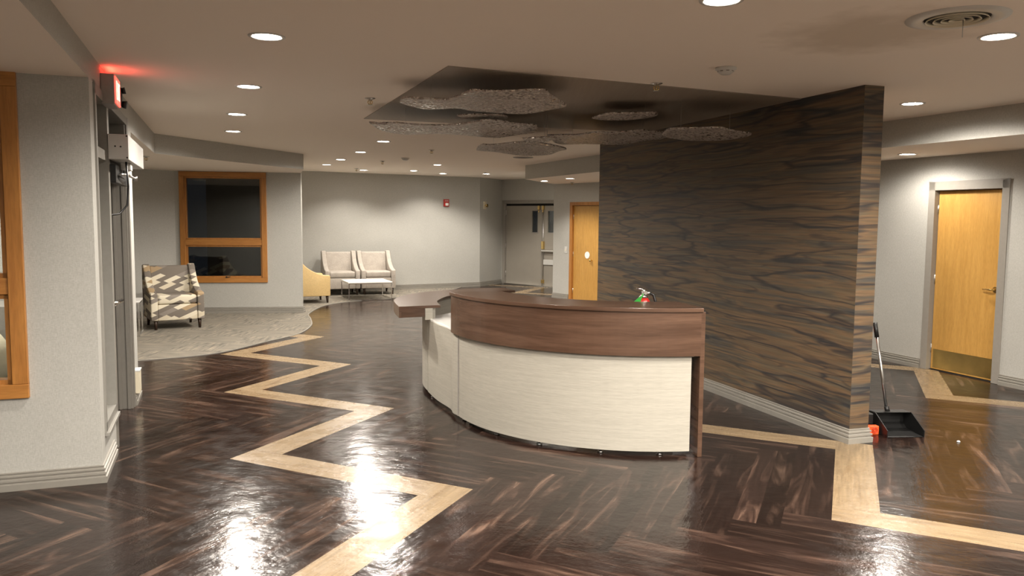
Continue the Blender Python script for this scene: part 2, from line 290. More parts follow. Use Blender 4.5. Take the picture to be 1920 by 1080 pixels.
# ================================================================== mesh helpers
class B:
    def __init__(s): s.v = []; s.f = []; s.uv = []; s.mi = []; s.sm = []
    def face(s, pts, uv=None, mi=0, smooth=False):
        i = len(s.v); s.v += [tuple(p) for p in pts]; s.f.append(list(range(i, i + len(pts)))); s.uv.append(uv); s.mi.append(mi); s.sm.append(smooth)
    def prism(s, poly, z0, z1, mi=0, cap=True):
        # poly counter-clockwise in xy; sides get (run, z) uv
        a = sum(poly[i][0] * poly[(i + 1) % len(poly)][1] - poly[(i + 1) % len(poly)][0] * poly[i][1] for i in range(len(poly)))
        if a < 0: poly = list(reversed(poly))
        run = 0
        for i in range(len(poly)):
            p, q = poly[i], poly[(i + 1) % len(poly)]; L = math.hypot(q[0] - p[0], q[1] - p[1])
            s.face([(p[0], p[1], z0), (q[0], q[1], z0), (q[0], q[1], z1), (p[0], p[1], z1)], [(run, z0), (run + L, z0), (run + L, z1), (run, z1)], mi); run += L
        if cap:
            s.face([(p[0], p[1], z1) for p in poly], [(p[0], p[1]) for p in poly], mi)
            s.face([(p[0], p[1], z0) for p in reversed(poly)], [(p[0], p[1]) for p in reversed(poly)], mi)
        return s
    def box(s, c, d, R=None, mi=0):
        hx, hy, hz = d[0] / 2, d[1] / 2, d[2] / 2; c = Vector(c)
        P = [Vector((x, y, z)) for x in (-hx, hx) for y in (-hy, hy) for z in (-hz, hz)]
        if R is not None: P = [R @ p for p in P]
        P = [p + c for p in P]
        for q, (a, b_) in (((0, 1, 3, 2), (d[1], d[2])), ((4, 6, 7, 5), (d[1], d[2])), ((0, 4, 5, 1), (d[0], d[2])), ((2, 3, 7, 6), (d[0], d[2])), ((0, 2, 6, 4), (d[0], d[1])), ((1, 5, 7, 3), (d[0], d[1]))):
            s.face([P[k] for k in q], [(0, 0), (a, 0), (a, b_), (0, b_)], mi)
        return s
    def cyl(s, p0, p1, r0, r1=None, n=20, mi=0, caps=True):
        r1 = r0 if r1 is None else r1; p0 = Vector(p0); p1 = Vector(p1); ax = (p1 - p0).normalized()
        t = Vector((0, 0, 1)) if abs(ax.z) < 0.9 else Vector((1, 0, 0)); u = ax.cross(t).normalized(); v = ax.cross(u)
        c = [(math.cos(2 * PI * k / n), math.sin(2 * PI * k / n)) for k in range(n)]
        A = [p0 + (u * x + v * y) * r0 for x, y in c]; Bq = [p1 + (u * x + v * y) * r1 for x, y in c]
        for k in range(n):
            j = (k + 1) % n; s.face([A[k], Bq[k], Bq[j], A[j]], None, mi, True)
        if caps:
            if r0 > 0: s.face(A, None, mi)
            if r1 > 0: s.face(list(reversed(Bq)), None, mi)
        return s
    def tube(s, pts, r, n=10, mi=0):
        pts = [Vector(p) for p in pts]; rings = []
        pu = None
        for i, p in enumerate(pts):
            d = (pts[min(i + 1, len(pts) - 1)] - pts[max(i - 1, 0)]).normalized()
            if pu is None:
                t = Vector((0, 0, 1)) if abs(d.z) < 0.9 else Vector((1, 0, 0)); pu = d.cross(t).normalized()
            u = (pu - d * pu.dot(d)).normalized(); v = d.cross(u); pu = u
            rr = r[i] if isinstance(r, (list, tuple)) else r
            rings.append([p + (u * math.cos(2 * PI * k / n) + v * math.sin(2 * PI * k / n)) * rr for k in range(n)])
        for a, b_ in zip(rings, rings[1:]):
            for k in range(n): j = (k + 1) % n; s.face([a[k], a[j], b_[j], b_[k]], None, mi, True)
        s.face(list(reversed(rings[0])), None, mi); s.face(rings[-1], None, mi); return s
    def lathe(s, c, prof, n=28, mi=0, ax=None):
        caps = min(prof[0][0], prof[-1][0]) < 1e-6      # rings stay open
        # prof: (r, z) pairs about the vertical through c (or about a matrix ax)
        R = ax if ax is not None else Matrix.Identity(3); c = Vector(c)
        P = [[c + R @ Vector((r * math.cos(2 * PI * k / n), r * math.sin(2 * PI * k / n), z)) for k in range(n)] for r, z in prof]
        for a, b_ in zip(P, P[1:]):
            for k in range(n): j = (k + 1) % n; s.face([a[k], a[j], b_[j], b_[k]], None, mi, True)
        if prof[0][0] > 1e-6 and caps: s.face(list(reversed(P[0])), None, mi)
        if prof[-1][0] > 1e-6 and caps: s.face(P[-1], None, mi)
        return s
    def build(s, name, mat, parent=None, bevel=0, seg=2, kind=None, subsurf=0, smooth=False):
        me = bpy.data.meshes.new(name); me.from_pydata(s.v, [], s.f)
        uvl = me.uv_layers.new(name='UVMap'); k = 0
        for fi, f in enumerate(s.f):
            for q in range(len(f)):
                uvl.data[k].uv = s.uv[fi][q] if s.uv[fi] else (s.v[f[q]][0], s.v[f[q]][2]); k += 1
        me.polygons.foreach_set('material_index', s.mi); me.polygons.foreach_set('use_smooth', [smooth or x for x in s.sm])
        for m_ in (mat if isinstance(mat, (list, tuple)) else [mat]): me.materials.append(m_)
        bm = bmesh.new(); bm.from_mesh(me); bmesh.ops.remove_doubles(bm, verts=bm.verts, dist=1e-5); bmesh.ops.recalc_face_normals(bm, faces=bm.faces); bm.to_mesh(me); bm.free()
        o = bpy.data.objects.new(name, me); C.objects.link(o)
        if parent: o.parent = parent
        if bevel:
            md = o.modifiers.new('bevel', 'BEVEL'); md.width = bevel; md.segments = seg; md.limit_method = 'ANGLE'; md.angle_limit = math.radians(35); md.harden_normals = False
        if subsurf:
            md = o.modifiers.new('subdivision', 'SUBSURF'); md.levels = subsurf; md.render_levels = subsurf
        if kind: o['kind'] = kind
        return o
def tag(o, label, cat, group=None, kind=None):
    o['label'] = label
    if cat: o['category'] = cat
    if group: o['group'] = group
    if kind: o['kind'] = kind
    return o
def thing(name, label, cat, loc=(0, 0, 0), rz=0.0, group=None):
    o = bpy.data.objects.new(name, None); C.objects.link(o); o.location = loc; o.rotation_euler = (0, 0, rz); o.empty_display_size = 0.1
    return tag(o, label, cat, group)
def copy_tree(o, parent=None):
    c = o.copy(); C.objects.link(c); c.parent = parent
    for ch in list(o.children): copy_tree(ch, c)
    return c
def rot(z): return Matrix.Rotation(z, 3, 'Z')
def sweep(path, prof, side=1):
    # mitred sweep of (offset, z) profile along an xy polyline; side=+1 offsets to the left of travel
    b = B(); n = len(path); P = [Vector(p) for p in path]; rows = []
    for i in range(n):
        d0 = (P[i] - P[i - 1]).normalized() if i else (P[1] - P[0]).normalized()
        d1 = (P[i + 1] - P[i]).normalized() if i < n - 1 else d0
        n0 = Vector((-d0.y, d0.x)) * side; n1 = Vector((-d1.y, d1.x)) * side
        mm = (n0 + n1).normalized(); k = 1 / max(0.3, mm.dot(n0))
        rows.append([(P[i].x + mm.x * k * o, P[i].y + mm.y * k * o, z) for o, z in prof])
    for a, c in zip(rows, rows[1:]):
        for k in range(len(prof) - 1): b.face([a[k], c[k], c[k + 1], a[k + 1]])
    b.face(rows[0]); b.face(list(reversed(rows[-1]))); return b
BASEP = [(0.0, 0.0), (0.026, 0.0), (0.028, 0.040), (0.015, 0.046), (0.015, 0.050), (0.023, 0.055), (0.023, 0.068), (0.010, 0.074), (0.010, 0.078), (0.018, 0.083), (0.018, 0.092), (0.006, 0.097), (0.006, 0.100), (0.010, 0.104), (0.010, 0.110), (0.0, 0.112)]
def wall(name, A, Bp, z0, z1, side, holes=(), th=0.15, mat=WALL):
    # wall face on the line A-B; solid lies on 'side' (+1 = left of travel). holes: (t0, t1, za, zb)
    A = Vector(A); Bp = Vector(Bp); d = (Bp - A); L = d.length; d.normalize(); nn = Vector((-d.y, d.x)) * side
    b = B()
    def seg(t0, t1, za, zb):
        if t1 - t0 < 1e-4 or zb - za < 1e-4: return
        p, q = A + d * t0, A + d * t1
        b.prism([tuple(p), tuple(q), tuple(q + nn * th), tuple(p + nn * th)], za, zb)
    T = sorted({0.0, L} | {h[0] for h in holes} | {h[1] for h in holes}); Zs = sorted({z0, z1} | {min(max(h[2], z0), z1) for h in holes} | {min(max(h[3], z0), z1) for h in holes})
    solid = lambda i, j: 0 <= i < len(T) - 1 and 0 <= j < len(Zs) - 1 and not any(h[0] < (T[i] + T[i + 1]) / 2 < h[1] and h[2] < (Zs[j] + Zs[j + 1]) / 2 < h[3] for h in holes)
    def pt(t, s_, z): q_ = A + d * t + nn * (th * s_); return (q_.x, q_.y, z)
    for i in range(len(T) - 1):
        for j in range(len(Zs) - 1):
            if not solid(i, j): continue
            a0, a1, c0, c1 = T[i], T[i + 1], Zs[j], Zs[j + 1]
            b.face([pt(a0, 0, c0), pt(a1, 0, c0), pt(a1, 0, c1), pt(a0, 0, c1)], [(a0, c0), (a1, c0), (a1, c1), (a0, c1)])
            b.face([pt(a0, 1, c1), pt(a1, 1, c1), pt(a1, 1, c0), pt(a0, 1, c0)])
            if not solid(i - 1, j): b.face([pt(a0, 0, c0), pt(a0, 0, c1), pt(a0, 1, c1), pt(a0, 1, c0)])
            if not solid(i + 1, j): b.face([pt(a1, 0, c1), pt(a1, 0, c0), pt(a1, 1, c0), pt(a1, 1, c1)])
            if not solid(i, j - 1): b.face([pt(a0, 0, c0), pt(a0, 1, c0), pt(a1, 1, c0), pt(a1, 0, c0)])
            if not solid(i, j + 1): b.face([pt(a0, 0, c1), pt(a1, 0, c1), pt(a1, 1, c1), pt(a0, 1, c1)])
    return b.build(name, mat, kind='structure')

# ================================================================== the shell
# ---- floor: one herringbone lattice, every ninth course in pale maple
O0 = Vector((-1.97409617, 5.50041781)); U0 = Vector((0.23430112, -0.11801601)); V0 = Vector((0.09921234, 0.23763533))
fb = B(); tones = []
for k in range(-80, 110):
    for m in range(-14, 14):
        for typ in (0, 1):
            i0, j0, di, dj = (k + 6 * m, k - 6 * m, 6, 1) if typ == 0 else (k + 6 * m + 6, k - 6 * m - 5, 1, 6)
            c = O0 + U0 * (i0 + di / 2) + V0 * (j0 + dj / 2)
            if not (-9.0 < c.x < 10.5 and -4 < c.y < 24): continue
            light = (k % 9 == 0)
            for h in ((0,) if light else (0, 1)):
                if typ == 0: ia, ja, ib, jb = i0, j0 + (h * 0.5 if not light else 0), i0 + 6, j0 + (1 if light else 0.5 + h * 0.5)
                else: ia, ja, ib, jb = i0 + (h * 0.5 if not light else 0), j0, i0 + (1 if light else 0.5 + h * 0.5), j0 + 6
                P = [O0 + U0 * a + V0 * b_ for a, b_ in ((ia, ja), (ib, ja), (ib, jb), (ia, jb))]
                ru, rv = random.random() * 50, random.random() * 50; ww = 0.26 if light else 0.13
                if typ == 0: uv = [(ru, rv), (ru + 1.56, rv), (ru + 1.56, rv + ww), (ru, rv + ww)]
                else: uv = [(ru, rv + ww), (ru, rv), (ru + 1.56, rv), (ru + 1.56, rv + ww)]
                fb.face([(p.x, p.y, 0) for p in P], uv, 1 if light else 0); tones.append(random.uniform(0.9, 1.05) if light else random.uniform(0.6, 1.45))
me = bpy.data.meshes.new('floor'); me.from_pydata(fb.v, [], fb.f)
me.uv_layers.new(name='UVMap').data.foreach_set('uv', [c_ for u4 in fb.uv for p_ in u4 for c_ in p_])
me.color_attributes.new('tone', 'FLOAT_COLOR', 'CORNER').data.foreach_set('color', [c_ for tn in tones for _ in range(4) for c_ in (tn, tn, tn, 1.0)])
me.polygons.foreach_set('material_index', fb.mi); me.materials.append(ZEBRA); me.materials.append(MAPLE)
fl = bpy.data.objects.new('floor', me); C.objects.link(fl); fl['kind'] = 'structure'
# ---- ceiling
B().prism([(-9.0, -3.6), (10.5, -3.6), (10.5, 23), (-9.0, 23)], ZC, ZC + 0.12).build('ceiling', CEIL, kind='structure')
# ---- carpet inlay in the lounge bay
def smooth_line(pts, n=8):
    out = []; P = [Vector(p) for p in pts]
    for i in range(len(P) - 1):
        p0 = P[max(i - 1, 0)]; p1 = P[i]; p2 = P[i + 1]; p3 = P[min(i + 2, len(P) - 1)]
        for s_ in range(n):
            t = s_ / n; out.append(tuple(0.5 * ((2 * p1) + (-p0 + p2) * t + (2 * p0 - 5 * p1 + 4 * p2 - p3) * t * t + (-p0 + 3 * p1 - 3 * p2 + p3) * t ** 3)))
    out.append(tuple(P[-1])); return out
edge = smooth_line([(-7.0, 8.05), (-5.6, 8.55), (-4.374, 9.26), (-3.686, 9.796), (-3.343, 10.746), (-3.10, 11.55), (-3.147, 12.46), (-3.35, 13.25), (-3.56, 13.95), (-3.62, 14.95), (-3.56, 15.45), (-3.352, 15.936), (-2.973, 16.443), (-2.53, 16.872), (-2.1, 17.8), (-1.5, 18.75), (-1.25, 19.72)])
cb = B(); cb.prism(edge + [(-4.6, 18.5), (-8.0, 17.5), (-8.0, 8.0)], 0.0, 0.006)
cb.build('floor', CARPET, kind='structure').name = 'floor_carpet'
sweep([(x, y) for x, y in edge], [(0.006, 0.0), (0.006, 0.009), (-0.012, 0.009), (-0.012, 0.0)], -1).build('trim_1', TRIM, kind='structure')
# ---- walls
WA = (-2.605, 4.99); WB = (-3.53, 7.47)            # wall with the glazed entrance
dW = (Vector(WB) - Vector(WA)).normalized(); nW = Vector((dW.y, -dW.x))   # nW points into the room
def onW(t, off=0.0, z=0.0): p = Vector(WA) + dW * t + nW * off; return (p.x, p.y, z)
# short wall facing the camera on the left, holding window_2
Fl = Vector((-3.137, 4.796)) - Vector(WA); dF = Fl.normalized(); FE = Vector(WA) + dF * 4.6
wall('wall_front_left', WA, FE, 0, 2.56, -1, [(0.385, 1.9, 0.577, 2.545)], 0.16)
sweep([tuple(FE), WA, onW(0.62)[:2]], BASEP, -1).build('baseboard_front_left', TRIM, kind='structure')
wall('wall_left', onW(0.16)[:2], WB, 0, 2.56, 1, [(0.01, 0.64, 0.27, 2.54), (0.64, 1.97, 0.0, 2.54)], 0.34)
# pier end
sweep([onW(2.20)[:2], WB, tuple(Vector(WB) - nW * 0.34)], BASEP, -1).build('baseboard_left', TRIM, kind='structure')
# lounge bay
wall('wall_bay', (-3.72, 14.13), (-5.80, 13.80), 0, 2.6, -1, [(0.585, 2.03, 0.545, 2.46)], 0.16)
wall('wall_bay_side', (-5.80, 13.80), (-7.6, 11.2), 0, 2.6, -1)
wall('wall_bay_end', (-7.6, 11.2), (-7.6, 7.6), 0, 2.6, -1)
wall('wall_bay_near', (-7.6, 7.6), (-3.85, 7.35), 0, 2.6, -1)
wall('wall_bay_return', (-3.80, 14.28), (-5.4, 14.85), 0, ZC, 1, th=0.05)
wall('night_screen_return', (-4.00, 14.30), (-5.66, 14.90), 0, 2.7, 1, th=0.02, mat=GAPM)  # added dark sheet: night darkness in its colour, hides the lit return behind window_1
wall('night_screen_side', (-5.66, 14.90), (-5.66, 17.2), 0, 2.7, 1, th=0.02, mat=GAPM)  # second added sheet, coloured as night dark, covering the lounge wall's outside
wall('wall_lounge_side', (-5.4, 14.85), (-5.4, 17.38), 0, ZC, 1)
sweep([(-5.4, 17.38), (-5.4, 14.85), (-3.72, 14.22), (-3.72, 14.13), (-5.80, 13.80), (-7.6, 11.2)], BASEP, 1).build('baseboard_bay', TRIM, kind='structure')
# back
wall('wall_back', (-5.4, 17.38), (-0.816, 20.0), 0, ZC, 1)
wall('wall_back_angle', (-0.816, 20.0), (-0.29, 21.0), 0, ZC, 1)
BD0 = Vector((-0.29, 21.0)); BD1 = Vector((1.75, 19.32)); dB = (BD1 - BD0).normalized()
wall('wall_back_door', BD0, BD1, 0, ZC, 1, [(0.085, 2.2, 0, 2.12)])
sweep([(-5.4, 17.38), (-0.816, 20.0), (-0.29, 21.0)], BASEP, -1).build('baseboard_back', TRIM, kind='structure')
# near-right wall with the orange door, running round to the right wall
NR = [(1.75, 19.32), (0.884, 17.34), (2.0, 15.835), (4.526, 9.924), (6.6, 4.6), (7.2, -3.2)]
wall('wall_return', NR[0], NR[1], 0, ZC, 1)
dN = (Vector(NR[2]) - Vector(NR[1])).normalized()
wall('wall_right_back', NR[1], NR[2], 0, ZC, 1, [(0.60, 1.62, 0, 2.02)])
wall('wall_right_middle', NR[2], NR[3], 0, ZC, 1)
dR = (Vector(NR[4]) - Vector(NR[3])).normalized()
wall('wall_right', NR[3], NR[4], 0, ZC, 1, [(0.775, 1.655, 0, 2.105)])
wall('wall_right_near', NR[4], NR[5], 0, ZC, 1)
wall('wall_behind', NR[5], (-7.0, -3.2), 0, ZC, 1)
wall('wall_left_near', (-6.93, 3.3), (-7.0, -3.2), 0, ZC, -1)
sweep([NR[1], tuple(Vector(NR[1]) + dN * 0.53)], BASEP, -1).build('baseboard_right_back', TRIM, kind='structure')
sweep([tuple(Vector(NR[1]) + dN * 1.69), NR[2], NR[3], tuple(Vector(NR[3]) + dR * 0.715)], BASEP, -1).build('baseboard_right_middle', TRIM, kind='structure')
sweep([tuple(Vector(NR[3]) + dR * 1.715), NR[4], NR[5]], BASEP, -1).build('baseboard_right', TRIM, kind='structure')
# dropped soffits
def soffit(name, poly, z): return B().prism(poly, z, ZC + 0.01).build(name, WALL, kind='structure')
def soffit2(name, poly, z):
    b = B(); b.prism(poly, z, ZC + 0.01)
    for i, f in enumerate(b.f):
        if all(abs(b.v[k][2] - z) < 1e-6 for k in f): b.mi[i] = 1
    return b.build(name, [WALL, CEIL], kind='structure')
wS = onW(-3.0); wE = onW(5.30)
soffit2('soffit_left_near', [onW(-9.0)[:2], WA, onW(2.62)[:2], tuple(Vector(onW(2.62)[:2]) - nW * 0.34), tuple(Vector(WA) - nW * 0.34), (-7.2, 3.2), (-7.2, -3.4)], 2.54)
soffit2('soffit_left', [onW(2.62)[:2], (-4.43, 9.99), (-3.393, 13.07), (-3.72, 14.15), (-5.85, 13.85), (-7.7, 11.2), (-7.7, 7.3), (-3.9, 7.3)], 2.465)
soffit2('soffit_right', [(7.0, -3.3), (6.9, -1.0), (4.90, 5.35), (4.30, 6.83), (3.745, 8.20), (2.3, 10.9), (1.304, 12.77), (0.233, 15.32), (0.89, 17.345), (2.05, 15.9), (4.6, 9.95), (6.7, 4.6), (7.3, -3.2)], 2.447)
# free-standing feature wall
SW0 = Vector((2.600, 6.03)); SW1 = Vector((1.130, 10.54)); dS = (SW1 - SW0).normalized(); nS = Vector((-dS.y, dS.x))   # nS towards desk side is left of travel
SWR = [SW0, SW0 - nS * 0.178, SW1 - nS * 0.178, SW1]
SWR = [tuple(p) for p in SWR]
B().prism(SWR, 0, ZC).build('wall_feature', STRATA, kind='structure')
sweep([tuple(SW1), tuple(SW0), SWR[1], SWR[2]], BASEP, -1).build('baseboard_feature', TRIM, kind='structure')
# dark ceiling panel above the desk
B().prism([(-0.438, 5.426), (2.53, 6.79), (1.60, 9.385), (-1.534, 8.313)], ZC - 0.006, ZC + 0.02).build('trim_2', DARKCEIL, kind='structure')['label'] = 'dark glossy painted ceiling panel over the reception desk'

# ================================================================== doors and windows
def local(origin, d, into):
    """matrix: x along the wall, y into the room, z up"""
    d = Vector((d[0], d[1], 0)).normalized(); n = Vector((into[0], into[1], 0)).normalized()
    m = Matrix(((d.x, n.x, 0, origin[0]), (d.y, n.y, 0, origin[1]), (0, 0, 1, origin[2] if len(origin) > 2 else 0), (0, 0, 0, 1))); return m
def place(name, mtx, label=None, kind='structure', cat=None, group=None):
    o = bpy.data.objects.new(name, None); C.objects.link(o); o.matrix_world = mtx
    if kind: o['kind'] = kind
    if label: o['label'] = label
    if cat: o['category'] = cat
    if group: o['group'] = group
    o.empty_display_size = 0.1
    return o
def bar(b, x0, x1, y0, y1, z0, z1, mi=0): return b.box(((x0 + x1) / 2, (y0 + y1) / 2, (z0 + z1) / 2), (abs(x1 - x0), abs(y1 - y0), abs(z1 - z0)), None, mi)

def oak_window(name, mtx, W, H, split, fw, cols=None, crank=False, label=None):
    """picture pane over an awning pane; origin at bottom-left of outer frame"""
    r = place(name, mtx, label)
    f = B(); bar(f, 0, fw, -0.10, 0.03, fw, H - fw); bar(f, W - fw, W, -0.10, 0.03, fw, H - fw); f.build('window_frame', OAK, r, 0.004)
    f = B(); bar(f, 0, W, -0.10, 0.03, 0, fw); bar(f, 0, W, -0.10, 0.03, H - fw, H); bar(f, fw, W - fw, -0.10, 0.022, split - 0.05, split + 0.05); f.build('window_rail', OAKH, r, 0.004)
    f = B(); s = 0.028
    for (za, zb) in ((fw, split - 0.05), (split + 0.05, H - fw)):
        bar(f, fw, fw + s, -0.08, 0.0, za, zb); bar(f, W - fw - s, W - fw, -0.08, 0.0, za, zb); bar(f, fw, W - fw, -0.08, 0.0, za, za + s); bar(f, fw, W - fw, -0.08, 0.0, zb - s, zb)
    f.build('window_sash', OAK, r, 0.003)
    f = B(); bar(f, fw, W - fw, -0.062, -0.056, split + 0.04, H - fw); f.build('window_pane', GLASS, r)
    f = B(); bar(f, fw, W - fw, -0.062, -0.056, fw, split - 0.04); f.build('window_pane', GLASS, r)
    if crank:
        f = B(); f.cyl((W * 0.52, 0.0, fw + 0.012), (W * 0.52, 0.035, fw + 0.012), 0.014, n=12); f.tube([(W * 0.52, 0.035, fw + 0.012), (W * 0.52 + 0.03, 0.04, fw + 0.012), (W * 0.52 + 0.07, 0.035, fw + 0.02)], 0.006); f.build('window_crank', BLACK, r)
    return r
# window_1: lounge bay, night outside.  x runs from the right end towards the left
d1 = (Vector((-3.72, 14.13)) - Vector((-5.80, 13.80))).normalized(); n1 = Vector((d1.y, -d1.x))
o1 = Vector((-3.72, 14.13)) - d1 * 2.03
oak_window('window_1', local((o1.x, o1.y, 0.545), d1, n1), 1.445, 1.915, 0.70, 0.085, crank=True, label='large orange oak window with a black night view behind the patterned armchair')
d2 = -dF; n2 = Vector((d2.y, -d2.x)); o2 = Vector(WA) + dF * 1.9
oak_window('window_2', local((o2.x, o2.y, 0.577), d2, n2), 1.515, 1.968, 0.69, 0.088, label='orange oak interior window at the left edge')
# the dim office behind window_2
ob = B(); q0 = Vector(WA) + dF * 0.2 + Vector((dF.y, -dF.x)) * -0.2
nb = Vector((-dF.y, dF.x)); nb = nb if nb.y > 0 else -nb
def offp(t, s): p = Vector(WA) + dF * t + nb * s; return (p.x, p.y)
for nm, a, b_ in (('wall_office_back', offp(0.4, 2.2), offp(4.4, 2.2)), ('wall_office_side', offp(4.4, 2.2), offp(4.4, 0.2)),):
    wall(nm, a, b_, 0, 2.5, -1)
B().prism([offp(0.3, 0.16), offp(4.6, 0.16), offp(4.6, 2.4), offp(0.3, 2.4)], 2.50, 2.535).build('ceiling_office', CEIL, kind='structure')
wall('wall_office_near', offp(0.42, 0.2), offp(0.42, 2.2), 0, 2.5, 1, th=0.04)
tag(B().prism([offp(0.8, 1.4), offp(3.0, 1.4), offp(3.0, 1.9), offp(0.8, 1.9)], 0.0, 1.0).build('office_credenza', GREYP), 'grey counter inside the office seen through the left edge window', 'counter')
oc = thing('office_chair', 'beige rounded chair back seen through the lower pane of the left edge window', 'chair', (*offp(0.95, 0.75), 0))
b = B(); b.lathe((0, 0, 0.42), [(0.0, 0.0), (0.24, 0.0), (0.26, 0.05), (0.24, 0.10), (0, 0.12)]); b.build('seat', CREAM, oc)
b = B(); b.lathe((0.0, 0.18, 0.52), [(0.0, 0.0), (0.16, 0.0), (0.22, 0.08), (0.22, 0.22), (0.15, 0.33), (0.0, 0.36)]); b.build('backrest', CREAM, oc)
b = B(); b.cyl((0, 0, 0.03), (0, 0, 0.42), 0.03)
for a in range(5): b.tube([(0, 0, 0.08), (0.26 * math.cos(a * 2 * PI / 5), 0.26 * math.sin(a * 2 * PI / 5), 0.03)], 0.03)
b.build('pedestal', BLACK, oc)

# ---- entrance in the left wall (door_1) and its sidelight (window_3)
mW = local((WA[0], WA[1], 0), dW, nW)
r = place('window_3', mW, 'narrow glazed sidelight beside the entrance door')
b = B()
bar(b, 0.17, 0.225, -0.20, 0.012, 0.27, 2.54); bar(b, 0.75, 0.80, -0.20, 0.012, 0.27, 2.54)
bar(b, 0.17, 0.80, -0.20, 0.012, 0.27, 0.335); bar(b, 0.17, 0.80, -0.20, 0.012, 2.47, 2.54); bar(b, 0.225, 0.75, -0.20, 0.0, 2.08, 2.15)
b.build('window_frame', ALU, r, 0.003)
b = B(); bar(b, 0.225, 0.75, -0.13, -0.122, 0.335, 2.08); b.build('window_pane', GLASS, r)
b = B(); bar(b, 0.225, 0.75, -0.13, -0.122, 2.15, 2.47); b.build('window_pane', GLASS, r)
b = B(); bar(b, 0.17, 0.80, 0.0, 0.03, 0.25, 0.275); b.build('window_sill', ALU, r, 0.003)
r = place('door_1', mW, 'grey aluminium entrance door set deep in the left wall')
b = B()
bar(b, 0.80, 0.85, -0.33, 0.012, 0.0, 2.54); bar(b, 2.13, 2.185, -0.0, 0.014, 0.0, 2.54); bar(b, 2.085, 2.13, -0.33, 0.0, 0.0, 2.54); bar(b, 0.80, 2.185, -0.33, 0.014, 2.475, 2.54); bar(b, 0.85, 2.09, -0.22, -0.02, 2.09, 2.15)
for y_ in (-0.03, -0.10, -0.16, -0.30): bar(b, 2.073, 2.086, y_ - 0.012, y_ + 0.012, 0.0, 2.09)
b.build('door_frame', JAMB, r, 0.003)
b = B()
for x0, x1 in ((0.86, 0.95), (1.99, 2.08)): bar(b, x0, x1, -0.25, -0.205, 0.01, 2.08)
for z0, z1 in ((0.01, 0.25), (0.98, 1.06), (1.99, 2.08)): bar(b, 0.95, 1.99, -0.25, -0.205, z0, z1)
b.build('door_leaf', ALU, r, 0.003)
b = B(); bar(b, 0.95, 1.99, -0.231, -0.224, 0.25, 0.98); bar(b, 0.95, 1.99, -0.231, -0.224, 1.06, 1.99); b.build('door_glass', GLASS, r)
b = B(); bar(b, 0.85, 2.085, -0.13, -0.122, 2.15, 2.475); b.build('transom_glass', GLASS, r)
b = B()
for x in (1.52, 1.70): b.cyl((x, -0.17, 0.03), (x, -0.17, 2.08), 0.022, n=14)
b.build('vertical_rod', STEEL, r)
b = B(); b.tube([(0.93, -0.20, 1.04), (0.93, -0.02, 1.04), (1.25, 0.02, 1.04)], 0.018); b.build('push_bar', CHROME, r)
# dark vestibule beyond the entrance
def offw(t, s): return onW(t, -s)[:2]

# door operator
op = place('door_operator', local(onW(0.74, 0.0, 2.095), dW, nW), 'white automatic door operator box over the left entrance with cut-out ends', None, 'door operator')
b = B(); bar(b, 0, 1.30, 0.014, 0.145, 0, 0.175); hs = b.build('housing', WHITE, op, 0.004)
for y, z in ((0.06, 0.09), (0.095, 0.088), (0.135, 0.012), (0.135, 0.163)): b = B(); b.cyl((-0.004, y, z), (0.002, y, z), 0.006, n=10); b.build('screw', BLACK, hs)
b = B(); bar(b, 0.42, 0.56, 0.05, 0.12, -0.055, 0.0); b.cyl((0.49, 0.085, -0.09), (0.49, 0.085, -0.05), 0.028); b.build('spindle_cover', WHITE, op, 0.004)
b = B(); b.tube([(0.20, 0.07, -0.10), (0.49, 0.085, -0.085), (0.86, 0.11, -0.10)], 0.010); b.cyl((0.86, 0.11, -0.12), (0.86, 0.11, -0.08), 0.018); b.build('arm', STEEL, op)
b = B(); bar(b, 0.1, 1.0, 0.0, 0.05, -0.16, -0.03); b.cyl((0.25, 0.02, -0.12), (0.55, 0.03, -0.13), 0.035); b.build('closer_body', BLACK, op, 0.004)
b = B(); b.tube([(0.30, 0.10, 0.0), (0.305, 0.11, -0.18), (0.29, 0.10, -0.32), (0.24, 0.05, -0.385), (0.17, 0.0, -0.395), (0.08, -0.04, -0.39)], 0.007); tag(b.build('cable', BLACK, op), 'black cable loop hanging under the box', None)

# exit sign
ex = place('exit_sign', local(onW(0.56, 0.0, 2.455), dW, nW), 'red lit exit sign high on the wall above the entrance', None, 'exit sign')
b = B(); bar(b, 0, 0.30, 0.0, 0.085, 0, 0.205); b.build('housing', GREYP, ex, 0.006)
b = B(); bar(b, 0.012, 0.288, 0.085, 0.094, 0.012, 0.193); fc = b.build('face', EXITRED, ex, 0.002)
b = B(); bar(b, 0.02, 0.28, 0.02, 0.075, 0.205, 0.209); b.build('top_slot', EXITRED, ex)
# EXIT in strokes; local x runs to the right of someone facing the wall
let = B()
def stroke(x0, z0, x1, z1, wd=0.012):
    d = Vector((x1 - x0, 0, z1 - z0)); L = d.length; a = math.atan2(d.z, d.x)
    let.box(((x0 + x1) / 2, 0.0955, (z0 + z1) / 2), (L, 0.003, wd), Matrix.Rotation(-a, 3, 'Y'))
zb, zt = 0.045, 0.160
def X_(v): return 0.048 + v
for a in ((0, zb, 0, zt), (0, zb, 0.04, zb), (0, zt, 0.04, zt), (0, 0.102, 0.034, 0.102), (0.062, zb, 0.104, zt), (0.062, zt, 0.104, zb), (0.128, zb, 0.128, zt), (0.150, zt, 0.204, zt), (0.177, zb, 0.177, zt)):
    stroke(X_(a[0]) - 0.0, a[1], X_(a[2]), a[3])
let.build('letters', EXITLET, fc)
lg = bpy.data.lights.new('exit_glow', 'AREA'); lg.shape = 'RECTANGLE'; lg.size = 0.25; lg.size_y = 0.05; lg.energy = 0.22; lg.color = (1, 0.05, 0.03)
